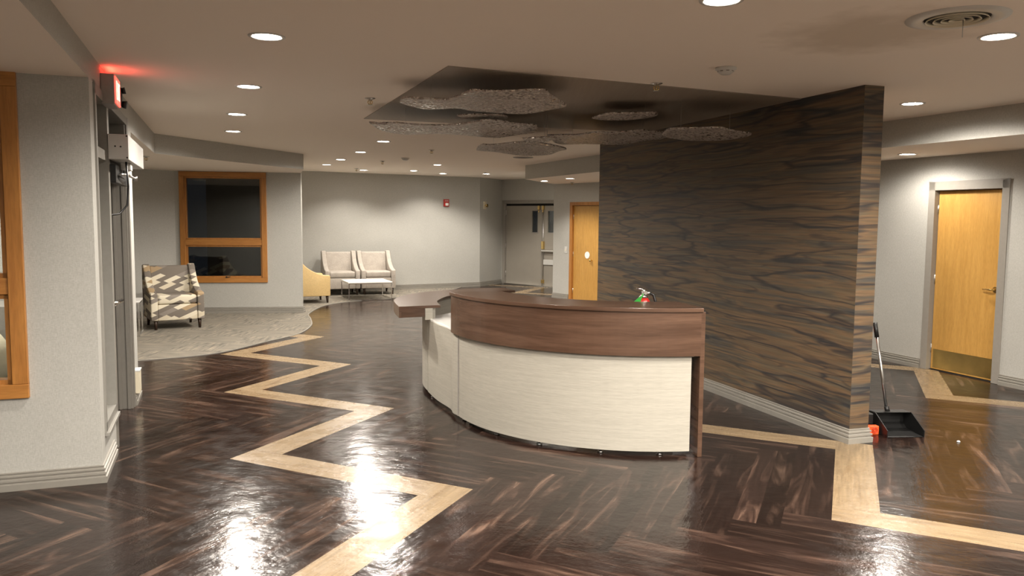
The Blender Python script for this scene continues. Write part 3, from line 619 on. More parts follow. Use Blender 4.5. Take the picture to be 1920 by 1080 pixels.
lo = bpy.data.objects.new('exit_glow', lg); C.objects.link(lo); lo.parent = ex; lo.location = (0.15, 0.055, 0.214); lo.rotation_euler = (PI - 0.55, 0, 0)
# small twin black heads just past the sign
eh = place('emergency_light', local(onW(1.28, 0.0, 2.52), dW, nW), 'small black twin-head fixture on the wall just beyond the exit sign', None, 'light')
b = B(); bar(b, 0, 0.08, 0, 0.062, 0.02, 0.15); b.build('base', BLACK, eh, 0.004)
b = B(); b.cyl((0.04, 0.06, 0.13), (0.04, 0.085, 0.135), 0.022, 0.026, 16); b.build('lamp_head', BLACK, eh)
b = B(); b.cyl((0.04, 0.06, 0.03), (0.04, 0.092, 0.025), 0.024, 0.032, 16); b.build('lamp_head', BLACK, eh)
# wall grille at the pier foot
gr = place('wall_heater', local(onW(2.24, 0.0, 0.10), dW, nW), 'cream metal heater cover low on the end of the entrance wall', None, 'heater')
b = B(); bar(b, 0, 0.17, 0, 0.045, 0, 0.20); b.build('cover', CREAM, gr, 0.004)
b = B(); bar(b, -0.002, 0.17, 0, 0.05, 0.20, 0.21); b.build('top_lip', WHITE, gr)

# ---- door_2: honey veneer door in the right wall
nR = Vector((dR.y, -dR.x)); nR = nR if nR.x < 0 else -nR
p = Vector(NR[3]) + dR * 0.775
r = place('door_2', local((p.x, p.y, 0), dR, nR), 'honey veneer door in a grey frame on the right wall')
W_ = 0.88
b = B(); bar(b, -0.055, 0.03, -0.13, 0.014, 0, 2.16); bar(b, W_ - 0.03, W_ + 0.055, -0.13, 0.014, 0, 2.16); bar(b, -0.055, W_ + 0.055, -0.13, 0.014, 2.06, 2.16); b.build('door_frame', FRAMEG, r, 0.004)
b = B(); bar(b, 0.034, W_ - 0.034, -0.10, -0.055, 0.012, 2.055); b.build('door_leaf', VENEER, r, 0.002)
b = B(); bar(b, 0.06, W_ - 0.055, -0.055, -0.0535, 0.03, 0.245); b.build('kick_plate', KICK, r)
b = B(); b.cyl((W_ - 0.085, -0.055, 0.99), (W_ - 0.085, -0.045, 0.99), 0.032, n=24); b.cyl((W_ - 0.085, -0.045, 0.99), (W_ - 0.085, 0.0, 0.99), 0.011); b.tube([(W_ - 0.085, 0.0, 0.99), (W_ - 0.11, 0.004, 0.99), (W_ - 0.16, 0.0, 0.992), (W_ - 0.205, -0.006, 0.99)], [0.012, 0.011, 0.009, 0.007]); b.build('door_handle', BRASS, r)
b = B()
for z in (0.25, 1.05, 1.85): b.cyl((0.032, -0.052, z - 0.05), (0.032, -0.052, z + 0.05), 0.008, n=10)
b.build('hinge', STEEL, r)
b = B(); bar(b, 0.03, W_ - 0.03, -0.13, -0.04, 0, 0.006); b.build('threshold', GAPM, r)
# ---- door_3: orange door beside the feature wall
nN = Vector((dN.y, -dN.x)); nN = nN if nN.y < 0 else -nN
p = Vector(NR[1]) + dN * 0.60
r = place('door_3', local((p.x, p.y, 0), dN, nN), 'honey veneer door with a round white plate behind the feature wall')
W_ = 1.02
b = B(); bar(b, -0.045, 0.035, -0.13, 0.02, 0, 2.055); bar(b, W_ - 0.035, W_ + 0.045, -0.13, 0.02, 0, 2.055); bar(b, -0.045, W_ + 0.045, -0.13, 0.02, 1.985, 2.055); b.build('door_frame', OAK, r, 0.004)
b = B(); bar(b, 0.038, W_ - 0.038, -0.07, -0.03, 0.01, 1.98); b.build('door_leaf', VENEER, r, 0.002)
b = B(); b.cyl((0.475, -0.03, 0.965), (0.475, -0.022, 0.965), 0.072, n=32); b.build('round_plate', WHITEG, r)
b = B(); b.cyl((0.62, -0.03, 0.86), (0.62, 0.02, 0.86), 0.012); b.lathe((0.62, 0.02, 0.86), [(0, -0.028), (0.022, -0.018), (0.028, 0), (0.022, 0.018), (0, 0.028)], 16); b.build('door_knob', BRASS, r)
b = B()
for z in (0.2, 0.97, 1.75): b.cyl((0.034, -0.026, z - 0.05), (0.034, -0.026, z + 0.05), 0.008, n=10)
b.build('hinge', STEEL, r)
# ---- door_4: grey double fire door at the back
nB = Vector((dB.y, -dB.x)); nB = nB if nB.y < 0 else -nB
p = BD0 + dB * 0.085
r = place('door_4', local((p.x, p.y, 0), dB, nB), 'grey steel double door with narrow wired windows in the back corner')
b = B(); bar(b, -0.05, 0.03, -0.13, 0.015, 0, 2.17); bar(b, 2.085, 2.165, -0.13, 0.015, 0, 2.17); bar(b, -0.05, 2.165, -0.13, 0.015, 2.085, 2.17); b.build('door_frame', FRAMEG, r, 0.004)
for s_, (x0, x1) in enumerate(((0.035, 1.19), (1.225, 2.08))):
    b = B(); wx0, wx1 = ((x1 - 0.30, x1 - 0.12) if s_ == 0 else (x0 + 0.17, x0 + 0.35)); z0, z1 = 1.36, 1.90
    bar(b, x0, wx0, -0.10, -0.055, 0.015, 2.03); bar(b, wx1, x1, -0.10, -0.055, 0.015, 2.03); bar(b, wx0, wx1, -0.10, -0.055, 0.015, z0); bar(b, wx0, wx1, -0.10, -0.055, z1, 2.03)
    leaf = b.build('door_leaf', GREYDOOR, r)
    b = B(); bar(b, wx0, wx1, -0.08, -0.074, z0, z1); b.build('window_pane', GLASS, leaf)
    b = B(); bar(b, wx0 - 0.02, wx1 + 0.02, -0.056, -0.045, z0 - 0.03, z0); bar(b, wx0 - 0.012, wx0, -0.056, -0.048, z0, z1); bar(b, wx1, wx1 + 0.012, -0.056, -0.048, z0, z1); bar(b, wx0 - 0.012, wx1 + 0.012, -0.056, -0.048, z1, z1 + 0.012); b.build('vision_frame', FRAMEG, leaf)
b = B(); bar(b, 1.19, 1.225, -0.10, -0.04, 0.015, 2.03); b.build('astragal', FRAMEG, r)
b = B(); bar(b, 0.035, 2.08, -0.10, -0.06, 2.03, 2.085); b.build('header_gap', GAPM, r)
b = B(); b.cyl((1.27, -0.03, 0.12), (1.27, -0.03, 2.0), 0.009, n=10); b.build('vertical_rod', STEEL, r)
for x in (1.13, 1.26):
    b = B(); bar(b, x - 0.03, x + 0.03, -0.055, 0.0, 1.93, 2.03); b.tube([(x, -0.02, 1.93), (x + 0.01, 0.0, 1.86)], 0.015); b.build('latch_bracket', BRASS, r, 0.004)
b = B(); bar(b, 1.23, 1.30, -0.055, 0.01, 0.94, 1.14); b.build('lock_case', BRASS, r, 0.006)
b = B(); bar(b, 1.24, 2.03, -0.03, 0.02, 0.88, 0.93); b.build('crash_bar', CHROME, r, 0.004)
b = B(); bar(b, 1.26, 2.03, -0.052, -0.03, 0.55, 0.68); b.build('exit_bar', WHITE, r, 0.004)
b = B(); bar(b, 1.23, 1.30, -0.055, 0.0, 0.08, 0.17); b.build('floor_latch', BRASS, r, 0.004)
b = B(); bar(b, 0.035, 2.08, -0.12, 0.03, 0, 0.02); b.build('threshold', CHROME, r)
b = B()
for z in (0.28, 1.0, 1.86): b.cyl((0.03, -0.048, z - 0.06), (0.03, -0.048, z + 0.06), 0.012, n=10)
b.build('hinge', STEEL, r)

# ================================================================== downlights
def make_downlight():
    t = thing('recessed_downlight', 'x', 'ceiling light', (0, 0, ZC), 0, 'recessed ceiling downlights')
    b = B(); b.lathe((0, 0, 0), [(0.078, 0.03), (0.078, -0.001), (0.084, -0.006), (0.100, -0.005), (0.104, 0.002), (0.104, 0.01)], 32); b.build('trim_ring', WHITE, t)
    b = B(); b.lathe((0, 0, 0), [(0.0, -0.004), (0.05, -0.003), (0.077, 0.0), (0.077, 0.01)], 32); b.build('lens', LENS, t)
    l = bpy.data.lights.new('downlight_lamp', 'SPOT'); l.energy = LAMP_W; l.color = LAMP_COL; l.spot_size = math.radians(168); l.spot_blend = 0.5; l.shadow_soft_size = 0.07
    o = bpy.data.objects.new('downlight_lamp', l); C.objects.link(o); o.parent = t; o.location = (0, 0, -0.035)
    return t
BEH = 'unseen downlight added behind the camera to light the foreground'  # these lamps are added out of view to brighten the foreground
HID = 'recessed downlight over the passage hidden by the feature wall'
LT = [(-1.392, 4.604, ZC, 'largest and nearest recessed downlight of the left ceiling row'),
 (-2.069, 6.352, ZC, 'second recessed downlight of the left ceiling row, below the nearest one'),
 (-2.747, 8.059, ZC, 'third recessed downlight of the left ceiling row'),
 (-3.342, 9.662, ZC, 'fourth and farthest recessed downlight of the left ceiling row'),
 (-1.727, 10.77, ZC, 'nearest downlight of the far row angling toward the bay window'),
 (-2.368, 12.547, ZC, 'second downlight of the far row angling toward the bay window'),
 (-3.028, 14.196, ZC, 'third downlight of the far row angling toward the bay window'),
 (-3.60, 15.60, ZC, 'last downlight of the far row beside the bay soffit corner'),
 (-3.20, 17.30, ZC, 'downlight close above the two grey armchairs'),
 (-2.132, 17.357, ZC, 'downlight left of the pair before the bright back wall'),
 (-1.443, 15.387, ZC, 'nearer downlight of the stacked pair in front of the fire alarm'),
 (-1.60, 18.35, ZC, 'farther downlight of the stacked pair in front of the fire alarm'),
 (-0.605, 18.352, ZC, 'downlight near the angled corner at the back wall'),
 (0.952, 3.78, ZC, 'recessed downlight cut by the top edge of the photo'),
 (2.63, 4.449, ZC, 'large recessed downlight at upper right beside the round air diffuser'),
 (3.407, 6.946, ZC, 'recessed downlight just right of the feature wall top'),
 (4.35, 8.92, 2.447, 'downlight in the dropped soffit before the right door'),
 (0.62, 15.88, 2.447, 'left downlight in the small soffit near the grey double door'),
 (1.05, 14.82, 2.447, 'right downlight in the small soffit above the orange door'),
 (*offp(1.25, 1.0), 2.50, 'ceiling light glimpsed through the left edge window'), (2.55, 11.9, 2.447, HID), (3.2, 9.7, ZC, HID), (2.1, 18.6, ZC, 'recessed downlight hidden behind the return wall by the grey double door') if False else (0.75, 18.45, ZC, 'downlight washing the wall above the grey double door'),
 (-3.0, 2.0, ZC, BEH), (-0.6, 1.6, ZC, BEH), (2.0, 1.6, ZC, BEH), (4.4, 3.0, ZC, BEH), (-3.2, -0.8, ZC, BEH), (0.2, -0.9, ZC, BEH), (3.4, -0.8, ZC, BEH), (4.6, 0.9, ZC, BEH)]
proto = make_downlight()
for i, (x, y, z, lab) in enumerate(LT):
    o = proto if i == 0 else copy_tree(proto)
    o.location = (x, y, z); o['label'] = lab
    far = (42 if y > 13 else 95 if y > 8 else 95) if lab is not BEH else 165
    if lab.startswith('downlight in the dropped soffit'): far = 27
    if lab.startswith('recessed downlight just right'): far = 95
    if x < -1 and y < 8 and lab is not BEH: far = 62
    for ch in o.children:
        if ch.type == 'LIGHT':
            ch.data = ch.data.copy(); ch.data.energy = far
            wide, soft = (135, 0.5) if y > 13 else (156, 0.7) if (x < -1 and y < 8 and lab is not BEH) else (168, 0.5)
            ch.data.spot_size = math.radians(wide); ch.data.spot_blend = soft
    if lab is BEH: o['group'] = 'unseen downlights added behind the camera'
    if lab is HID: o['group'] = 'downlights hidden by the feature wall'

# ---- sprinklers
def make_sprinkler():
    t = thing('sprinkler_head', 'x', 'sprinkler', (0, 0, ZC), 0, 'ceiling sprinkler heads')
    b = B(); b.lathe((0, 0, 0), [(0, 0.0), (0.045, 0.0), (0.045, -0.004), (0.018, -0.012), (0.012, -0.02), (0, -0.02)], 20); b.build('escutcheon', STEEL, t)
    b = B()
    for s_ in (-1, 1): b.tube([(0.010 * s_, 0, -0.018), (0.020 * s_, 0, -0.032), (0.014 * s_, 0, -0.048), (0, 0, -0.056)], 0.0035, 8)
    b.cyl((0, 0, -0.02), (0, 0, -0.055), 0.004, n=8); b.build('frame', BRASS, t)
    b = B(); b.lathe((0, 0, -0.058), [(0, 0.003), (0.022, 0.003), (0.024, 0.0), (0, 0.0)], 16); b.build('deflector', STEEL, t)
    return t
sp = [(-1.22, 6.912, ZC, 'sprinkler head on the plain ceiling left of the dark ceiling panel'), (1.058, 6.042, ZC, 'sprinkler head at the near edge of the dark ceiling panel'),
 (-2.345, 14.5, ZC, 'small far sprinkler head among the downlights at left'), (-1.217, 12.043, ZC, 'sprinkler head under the wavy panels toward the back wall'),
 (1.20, 16.35, 2.447, 'sprinkler head under the small soffit above the orange door'), (-4.752, 10.463, 2.465, 'sprinkler head under the left soffit beyond the door operator'), (-0.62, 17.9, ZC, 'sprinkler head by the downlight at the angled back corner'), (-3.25, 16.75, ZC, 'sprinkler head above the grey armchairs')]
proto = make_sprinkler()
for i, (x, y, z, lab) in enumerate(sp):
    o = proto if i == 0 else copy_tree(proto)
    o.location = (x, y, z); o['label'] = lab
# ---- smoke detectors
def make_smoke(lab, x, y):
    t = thing('smoke_detector', lab, 'smoke detector', (x, y, ZC), 0, 'smoke detectors')
    b = B(); b.lathe((0, 0, 0), [(0, 0), (0.07, 0), (0.07, -0.012), (0.055, -0.018), (0.05, -0.03), (0.03, -0.045), (0, -0.047)], 28); b.build('cover', WHITE, t)
    b = B()
    for k in range(8): b.box((0.051 * math.cos(k * PI / 4), 0.051 * math.sin(k * PI / 4), -0.025), (0.004, 0.02, 0.006), rot(k * PI / 4))
    b.build('vent_slot', GREYP, t)
make_smoke('white smoke detector on the ceiling left of the feature wall top', 1.406, 5.416)
make_smoke('small far white smoke detector on the ceiling before the back wall', -1.826, 13.686)
# ---- round air diffuser
t = thing('air_diffuser', 'large round white air diffuser at upper right with dark fins', 'air vent', (2.19, 4.06, ZC), 0)
b = B(); b.lathe((0, 0, 0), [(0.235, 0.0), (0.232, -0.006), (0.20, -0.012), (0.158, -0.010), (0.147, -0.002), (0.15, 0.012), (0.235, 0.012)], 48); b.build('outer_ring', WHITE, t)
b = B()
for r_ in (0.135, 0.100, 0.065, 0.030): b.lathe((0, 0, 0), [(r_, -0.003), (r_ + 0.008, -0.016), (r_ + 0.005, -0.017), (r_ - 0.003, -0.003), (r_, -0.003)], 40)
b.build('cone', CREAM, t)
b = B(); b.cyl((0, 0, 0.004), (0, 0, -0.003), 0.148, n=40); b.build('dark_throat', GAPM, t)
b = B(); b.cyl((0.02, -0.02, -0.10), (0.02, -0.02, 0.0), 0.0022, n=6); b.build('pull_wire', STEEL, t)
t = thing('air_diffuser', 'small far dark round vent flush in the ceiling below the wavy panels', 'air vent', (0.166, 13.34, ZC), 0)
b = B(); b.lathe((0, 0, 0), [(0.17, 0.0), (0.165, -0.008), (0.13, -0.010), (0.12, 0.0)], 40); b.build('outer_ring', GREYP, t)
b = B()
for r_ in (0.11, 0.08, 0.05, 0.02): b.lathe((0, 0, 0), [(r_, -0.002), (r_ + 0.004, -0.012), (r_ - 0.012, -0.004), (r_, -0.002)], 32)
b.build('cone', GREYP, t)

# ================================================================== hanging wave panels
def cloud(lab, pts, z, amp=0.010, phase=0.0, wires=None):
    c = Vector((sum(p[0] for p in pts) / len(pts), sum(p[1] for p in pts) / len(pts)))
    t = thing('hanging_wave_panel', lab, 'ceiling panel', (c.x, c.y, z), 0, 'sparkling wave panels hung over the desk')
    line = smooth_line([(p[0] - c.x, p[1] - c.y) for p in pts] + [(pts[0][0] - c.x, pts[0][1] - c.y)], 5)[:-1]
    def h(x, y): return amp * math.sin(5.2 * x + 2.1 * y + phase) + amp * 0.5 * math.sin(8 * y - 3 * x + phase)
    bm = bmesh.new()
    vs = [bm.verts.new((x, y, 0)) for x, y in line]
    bm.faces.new(vs); bmesh.ops.triangulate(bm, faces=bm.faces)
    for _ in range(3): bmesh.ops.subdivide_edges(bm, edges=[e for e in bm.edges if e.calc_length() > 0.07], cuts=1, use_grid_fill=False); bmesh.ops.triangulate(bm, faces=bm.faces)
    for v in bm.verts: v.co.z = h(v.co.x, v.co.y)
    bmesh.ops.recalc_face_normals(bm, faces=bm.faces)
    if sum(f.normal.z for f in bm.faces) > 0: bmesh.ops.reverse_faces(bm, faces=bm.faces)
    for f in bm.faces: f.smooth = True
    me = bpy.data.meshes.new('panel'); bm.to_mesh(me); bm.free(); me.materials.append(RESIN)
    o = bpy.data.objects.new('panel', me); C.objects.link(o); o.parent = t
    md = o.modifiers.new('thickness', 'SOLIDIFY'); md.thickness = 0.012; md.offset = -1
    # two hanging wires
    ex_ = [min(line, key=lambda p: p[0]), max(line, key=lambda p: p[0])]
    for e in (wires or [(e[0] * 0.6, e[1] * 0.6) for e in ex_]):
        x, y = e
        b = B(); b.cyl((x, y, h(x, y)), (x, y, ZC - z), 0.0012, n=6); b.build('hanging_wire', STEEL, t)
cloud('largest nearest sparkling wave panel wholly under the dark ceiling panel', [(-0.864, 6.177), (-0.809, 5.966), (-0.666, 5.912), (-0.496, 5.902), (-0.421, 5.804), (-0.308, 5.573), (-0.267, 5.536), (-0.149, 5.605), (0.011, 5.637), (0.205, 5.626), (0.262, 5.82), (0.401, 6.205), (0.294, 6.494), (0.112, 6.72), (-0.082, 6.755), (-0.32, 6.654), (-0.448, 6.44), (-0.68, 6.441), (-0.8, 6.298)], 2.57)
cloud('long leftmost sparkling wave panel crossing the far left corner of the dark ceiling panel', [(-1.301, 7.302), (-1.194, 7.321), (-1.032, 7.151), (-0.718, 7.303), (-0.507, 7.287), (-0.345, 7.187), (-0.238, 7.077), (-0.086, 7.151), (0.017, 7.249), (0.207, 7.306), (0.217, 7.656), (0.18, 7.969), (0.02, 8.091), (-0.22, 8.375), (-0.518, 8.307), (-0.808, 8.216), (-1.047, 8.236), (-1.186, 7.973), (-1.285, 7.674)], 2.54, phase=1)
cloud('lowest far sparkling wave panel near the small round vent', [(-0.411, 8.998), (-0.324, 8.255), (-0.217, 8.283), (0.091, 8.153), (0.26, 8.264), (0.556, 8.611), (0.518, 9.01), (0.372, 9.597), (0.167, 9.761), (-0.044, 9.642), (-0.246, 9.409)], 2.46, phase=2)
cloud('wave panel spanning to the left end of the feature wall', [(0.335, 7.936), (0.498, 7.765), (0.6, 7.705), (0.789, 7.493), (0.953, 7.576), (1.194, 7.46), (1.279, 7.599), (1.421, 7.687), (1.50, 7.95), (1.45, 8.20), (1.273, 8.575), (1.125, 8.815), (0.944, 8.9), (0.576, 8.9), (0.495, 8.75)], 2.51, phase=0.5)
cloud('rightmost wave panel hanging in front of the feature wall', [(1.305, 7.111), (1.291, 6.739), (1.395, 6.705), (1.524, 6.67), (1.657, 6.546), (1.806, 6.698), (2.013, 6.87), (2.05, 7.15), (1.90, 7.40), (1.644, 7.50), (1.499, 7.45), (1.379, 7.348)], 2.44, phase=3)
cloud('small wave panel tucked against the dark ceiling panel between two larger ones', [(-0.495, 7.111), (-0.409, 7.051), (-0.287, 7.042), (-0.106, 7.11), (-0.052, 7.371), (-0.145, 7.509), (-0.306, 7.493), (-0.437, 7.355)], 2.60, 0.006)
cloud('faint dim wave panel close under the right part of the dark ceiling panel', [(0.7, 7.245), (0.78, 6.898), (0.962, 6.85), (1.097, 6.876), (1.225, 6.904), (1.23, 7.207), (1.084, 7.422), (0.827, 7.399)], 2.60, 0.006)
cloud('short wave panel overlapping the lowest far panel at its right', [(0.082, 7.537), (0.301, 7.419), (0.40, 7.5), (0.38, 7.72), (0.31, 7.9), (0.144, 7.926)], 2.44, 0.008, 1.2, [(0.05, -0.05), (0.03, 0.12)])

# ================================================================== reception desk
DC = Vector((1.03, 7.23))
def P_(r, deg): a = math.radians(deg); return (DC.x + r * math.cos(a), DC.y + r * math.sin(a))
def arc(r, a0, a1, n=40): return [P_(r, a0 + (a1 - a0) * k / n) for k in range(n + 1)]
def ringpoly(ro, ri, a0, a1, a0i=None, a1i=None, n=40): return arc(ro, a0, a1, n) + list(reversed(arc(ri, a0 if a0i is None else a0i, a1 if a1i is None else a1i, n)))
desk = thing('reception_desk', 'curved reception desk with cream front, walnut upper band and raised walnut counter', 'reception desk', (0, 0, 0))
B().prism(ringpoly(1.585, 1.555, 201.3, 279.5), 0.035, 0.76).build('front_panel', WHITEGRAIN, desk)
tag(B().prism(ringpoly(1.622, 1.575, 197.5, 281.4), 0.735, 1.052).build('upper_band', WALNUT, desk), 'walnut fascia band along the raised counter', None)
B().prism(ringpoly(1.634, 1.18, 197.2, 281.7, 199.0, 281.7), 1.052, 1.080).build('countertop', WALNUT, desk, 0.002)
B().prism([P_(1.622, 281.2), P_(1.622, 282.4), P_(1.15, 283.2), P_(1.15, 281.6)], 0.0, 1.052).build('end_panel', WALNUT, desk, 0.002)
B().prism(ringpoly(1.53, 0.90, 203, 281), 0.715, 0.745).build('inner_worktop', WHITEG, desk)
B().prism(ringpoly(1.23, 1.20, 203, 281), 0.745, 1.052).build('inner_screen', WALNUT, desk)
# left unit (lower, cream, with a transaction shelf)
LQ = smooth_line([P_(1.588, 201.0), P_(1.602, 197.5), (-0.535, 6.905), (-0.68, 7.23), (-0.80, 7.585)], 6)
def inset(line, d):
    out = []
    for i, p in enumerate(line):
        a = Vector(line[max(i - 1, 0)]); c = Vector(line[min(i + 1, len(line) - 1)]); t_ = (c - a).normalized(); n_ = Vector((t_.y, -t_.x))
        q_ = Vector(p) + n_ * d; out.append((q_.x, q_.y))
    return out
LI = inset(LQ, 0.03)
if Vector(LI[5]).x < LQ[5][0]: LI = inset(LQ, -0.03)
B().prism(LQ + list(reversed(LI)), 0.035, 0.735).build('front_panel', WHITEGRAIN, desk)
B().prism([LQ[2], LQ[8], LQ[14], (-0.81, 7.60), (-0.80, 7.66), (-0.55, 8.1), (-0.20, 7.75), (0.0, 7.3), (-0.05, 7.0)], 0.735, 0.752).build('transaction_shelf', WHITEG, desk, 0.002)
bb_ = B(); bb_.prism([P_(1.592, 201.4), P_(1.592, 201.9), P_(1.55, 201.9), P_(1.55, 201.4)], 0.035, 0.735); bb_.build('seam_strip', GREYP, desk)
# return wing
WO = [(-1.044, 7.356), (-1.126, 7.679), (-1.185, 8.00), (-1.17, 8.35), (-1.07, 8.68), (-0.887, 8.98), (-0.676, 9.20), (-0.378, 9.40), (-0.096, 9.49)]
WI = [(0.037, 9.146), (-0.146, 9.06), (-0.43, 8.83), (-0.60, 8.60), (-0.69, 8.35), (-0.73, 8.10), (-0.738, 7.86), (-0.675, 7.524)]
WOs = smooth_line(WO, 6); WIs = smooth_line(WI, 6)
tag(B().prism(WOs + WIs, 0.855, 0.880).build('wing_top', WALNUT, desk, 0.002), 'lower walnut wing top curving off to the left', None)
ap = inset(WOs, 0.022); ap = ap if ap[10][0] > WOs[10][0] else inset(WOs, -0.022)
b = B(); b.prism(WOs + list(reversed(ap)), 0.775, 0.855)
b.prism([(-1.044, 7.356), (-0.815, 7.460), (-0.825, 7.482), (-1.05, 7.380)], 0.775, 0.855); b.build('wing_apron', WALNUT, desk)
B().prism([(-0.812, 7.462), (-0.745, 7.492), (-0.775, 7.56), (-0.842, 7.53)], 0.745, 0.855).build('wing_post', WHITEGRAIN, desk)
sg = 1 if inset(WIs, 0.03)[20][0] < WIs[20][0] else -1
wa_, wb_ = inset(WIs, 0.045 * sg)[7:-1], inset(WIs, 0.07 * sg)[7:-1]
B().prism(wa_ + list(reversed(wb_)), 0.05, 0.855).build('wing_inner_panel', WHITEGRAIN, desk)
WP = smooth_line([(-0.805, 7.60), (-0.862, 7.80), (-0.905, 8.05), (-0.89, 8.35), (-0.80, 8.62), (-0.62, 8.86), (-0.36, 9.08), (-0.08, 9.20)], 6)
wp2 = inset(WP, 0.03); wp2 = wp2 if wp2[10][0] > WP[10][0] else inset(WP, -0.03)
B().prism(WP + list(reversed(wp2)), 0.04, 0.80).build('wing_base_panel', WHITEGRAIN, desk)
for a in (202.5, 222, 238, 256, 272):
    b = B(); x, y = P_(1.535, a); b.cyl((x, y, 0.0), (x, y, 0.012), 0.022, n=16); b.cyl((x, y, 0.012), (x, y, 0.04), 0.008, n=10); b.build('levelling_foot', STEEL, desk)
B().prism(ringpoly(1.50, 1.47, 203, 280), 0.03, 0.74).build('inner_carcass', WALNUT, desk)
for x, y in ((-0.74, 7.5), (-0.84, 8.3), (-0.25, 9.1)):
    b = B(); b.cyl((x, y, 0.0), (x, y, 0.012), 0.022, n=16); b.cyl((x, y, 0.012), (x, y, 0.045), 0.008, n=10); b.build('levelling_foot', STEEL, desk)
# fire extinguisher on the inner worktop
EXP = (1.035, 6.24, 0.745)
t = thing('fire_extinguisher', 'small red fire extinguisher with green tag standing behind the reception counter', 'fire extinguisher', EXP, 0.1)
b = B(); b.lathe((0, 0, 0), [(0, 0), (0.045, 0), (0.05, 0.01), (0.05, 0.29), (0.045, 0.325), (0.03, 0.345), (0.018, 0.35), (0, 0.35)], 28); b.build('cylinder', RED, t)
b = B(); b.cyl((0, 0, 0.345), (0, 0, 0.362), 0.028, n=16); b.cyl((0, 0, 0.355), (0, 0, 0.41), 0.014); b.box((0.0, 0, 0.385), (0.045, 0.024, 0.03)); b.cyl((0.02, 0, 0.385), (0.045, 0, 0.385), 0.009); vl = b.build('valve', CHROME, t, 0.002)
b = B(); b.tube([(0.01, 0, 0.40), (-0.02, 0, 0.416), (-0.06, 0, 0.420)], 0.005); b.tube([(0.01, 0, 0.395), (-0.03, 0, 0.36), (-0.055, 0, 0.31)], 0.006); b.build('lever', CHROME, vl)
b = B(); b.tube([(0.045, 0, 0.385), (0.075, 0, 0.37), (0.09, -0.005, 0.32), (0.085, -0.01, 0.24), (0.07, -0.01, 0.14)], [0.009, 0.011, 0.012, 0.012, 0.013]); b.build('hose', BLACK, t)
b = B(); b.prism([(-0.014, -0.002), (-0.108, -0.002), (-0.108, 0.002), (-0.014, 0.002)], 0, 0.001); b = B()
b.face([(-0.01, -0.03, 0.385), (-0.11, -0.03, 0.30), (-0.05, -0.03, 0.28)]); b.face([(-0.05, -0.026, 0.28), (-0.11, -0.026, 0.30), (-0.01, -0.026, 0.385)])
b.face([(-0.01, -0.03, 0.385), (-0.01, -0.026, 0.385), (-0.11, -0.026, 0.30), (-0.11, -0.03, 0.30)]); b.face([(-0.11, -0.03, 0.30), (-0.11, -0.026, 0.30), (-0.05, -0.026, 0.28), (-0.05, -0.03, 0.28)]); b.face([(-0.05, -0.03, 0.28), (-0.05, -0.026, 0.28), (-0.01, -0.026, 0.385), (-0.01, -0.03, 0.385)])
b.build('inspection_tag', GREEN, t)

# ================================================================== armchairs
def make_armchair(lab, fabric, loc, rz, group=None):
    t = thing('armchair', lab, 'armchair', loc, rz, group)
    W, D = 0.75, 0.78; ta = 0.095
    prof = smooth_line([(0.39, 0.93), (0.30, 0.945), (0.235, 0.90), (0.16, 0.80), (0.06, 0.70), (-0.06, 0.625), (-0.18, 0.575), (-0.27, 0.553), (-0.36, 0.548)], 4)
    poly = prof + [(-0.385, 0.53), (-0.385, 0.14), (0.34, 0.14), (0.40, 0.45)]
    for s_ in (-1, 1):
        b = B(); x0, x1 = (W / 2 - ta) * s_, W / 2 * s_
        L = [(x0, y, z) for y, z in poly]; R = [(x1, y, z) for y, z in poly]
        b.face(L); b.face(list(reversed(R)))
        for i in range(len(poly)): j = (i + 1) % len(poly); b.face([L[i], R[i], R[j], L[j]])
        b.build('armrest', fabric, t, 0.014, 3, smooth=True)
    b = B(); A = W / 2 - ta
    # backrest leaning back
    y0b, y1b = 0.17, 0.30
    pb = [(0.14, 0.40), (0.19, 0.60), (0.265, 0.90), (0.30, 0.925), (0.37, 0.915), (0.39, 0.88), (0.37, 0.40), (0.33, 0.20), (0.20, 0.20)]
    L = [(-A + 0.002, y, z) for y, z in pb]; R = [(A - 0.002, y, z) for y, z in pb]
    b.face(L); b.face(list(reversed(R)))
    for i in range(len(pb)): j = (i + 1) % len(pb); b.face([L[i], R[i], R[j], L[j]])
    b.build('backrest', fabric, t, 0.02, 3, smooth=True)
    b = B(); b.box((0, -0.09, 0.445), (2 * A - 0.008, 0.56, 0.135)); b.build('seat_cushion', fabric, t, 0.035, 4, smooth=True)
    b = B(); b.box((0, -0.04, 0.255), (2 * A - 0.004, 0.66, 0.235)); b.build('seat_base', fabric, t, 0.014, 3, smooth=True)
    for x in (-0.31, 0.31):
        for y, dy in ((-0.33, -0.01), (0.29, 0.05)):
            b = B(); b.cyl((x, y + dy, 0.0), (x, y, 0.145), 0.018, 0.03, 4); b.build('leg', DARKLEG, t)
    return t
make_armchair('armchair in cream, tan and taupe lozenge fabric before the bay window', LOZ, (-5.20, 12.22, 0.006), math.radians(33))
c1 = make_armchair('left of the two pale grey tweed armchairs against the back wall', TWEED, (-3.80, 17.66, 0.006), math.radians(20), 'grey tweed armchairs')
c2 = copy_tree(c1); c2.location = (-3.065, 17.93, 0.006); c2['label'] = 'right of the two pale grey tweed armchairs, nearer the coffee table corner'
make_armchair('camel coloured armchair seen from its side, partly behind the bay wall', TOFFEE, (-4.10, 15.93, 0.006), math.radians(90 + 26))

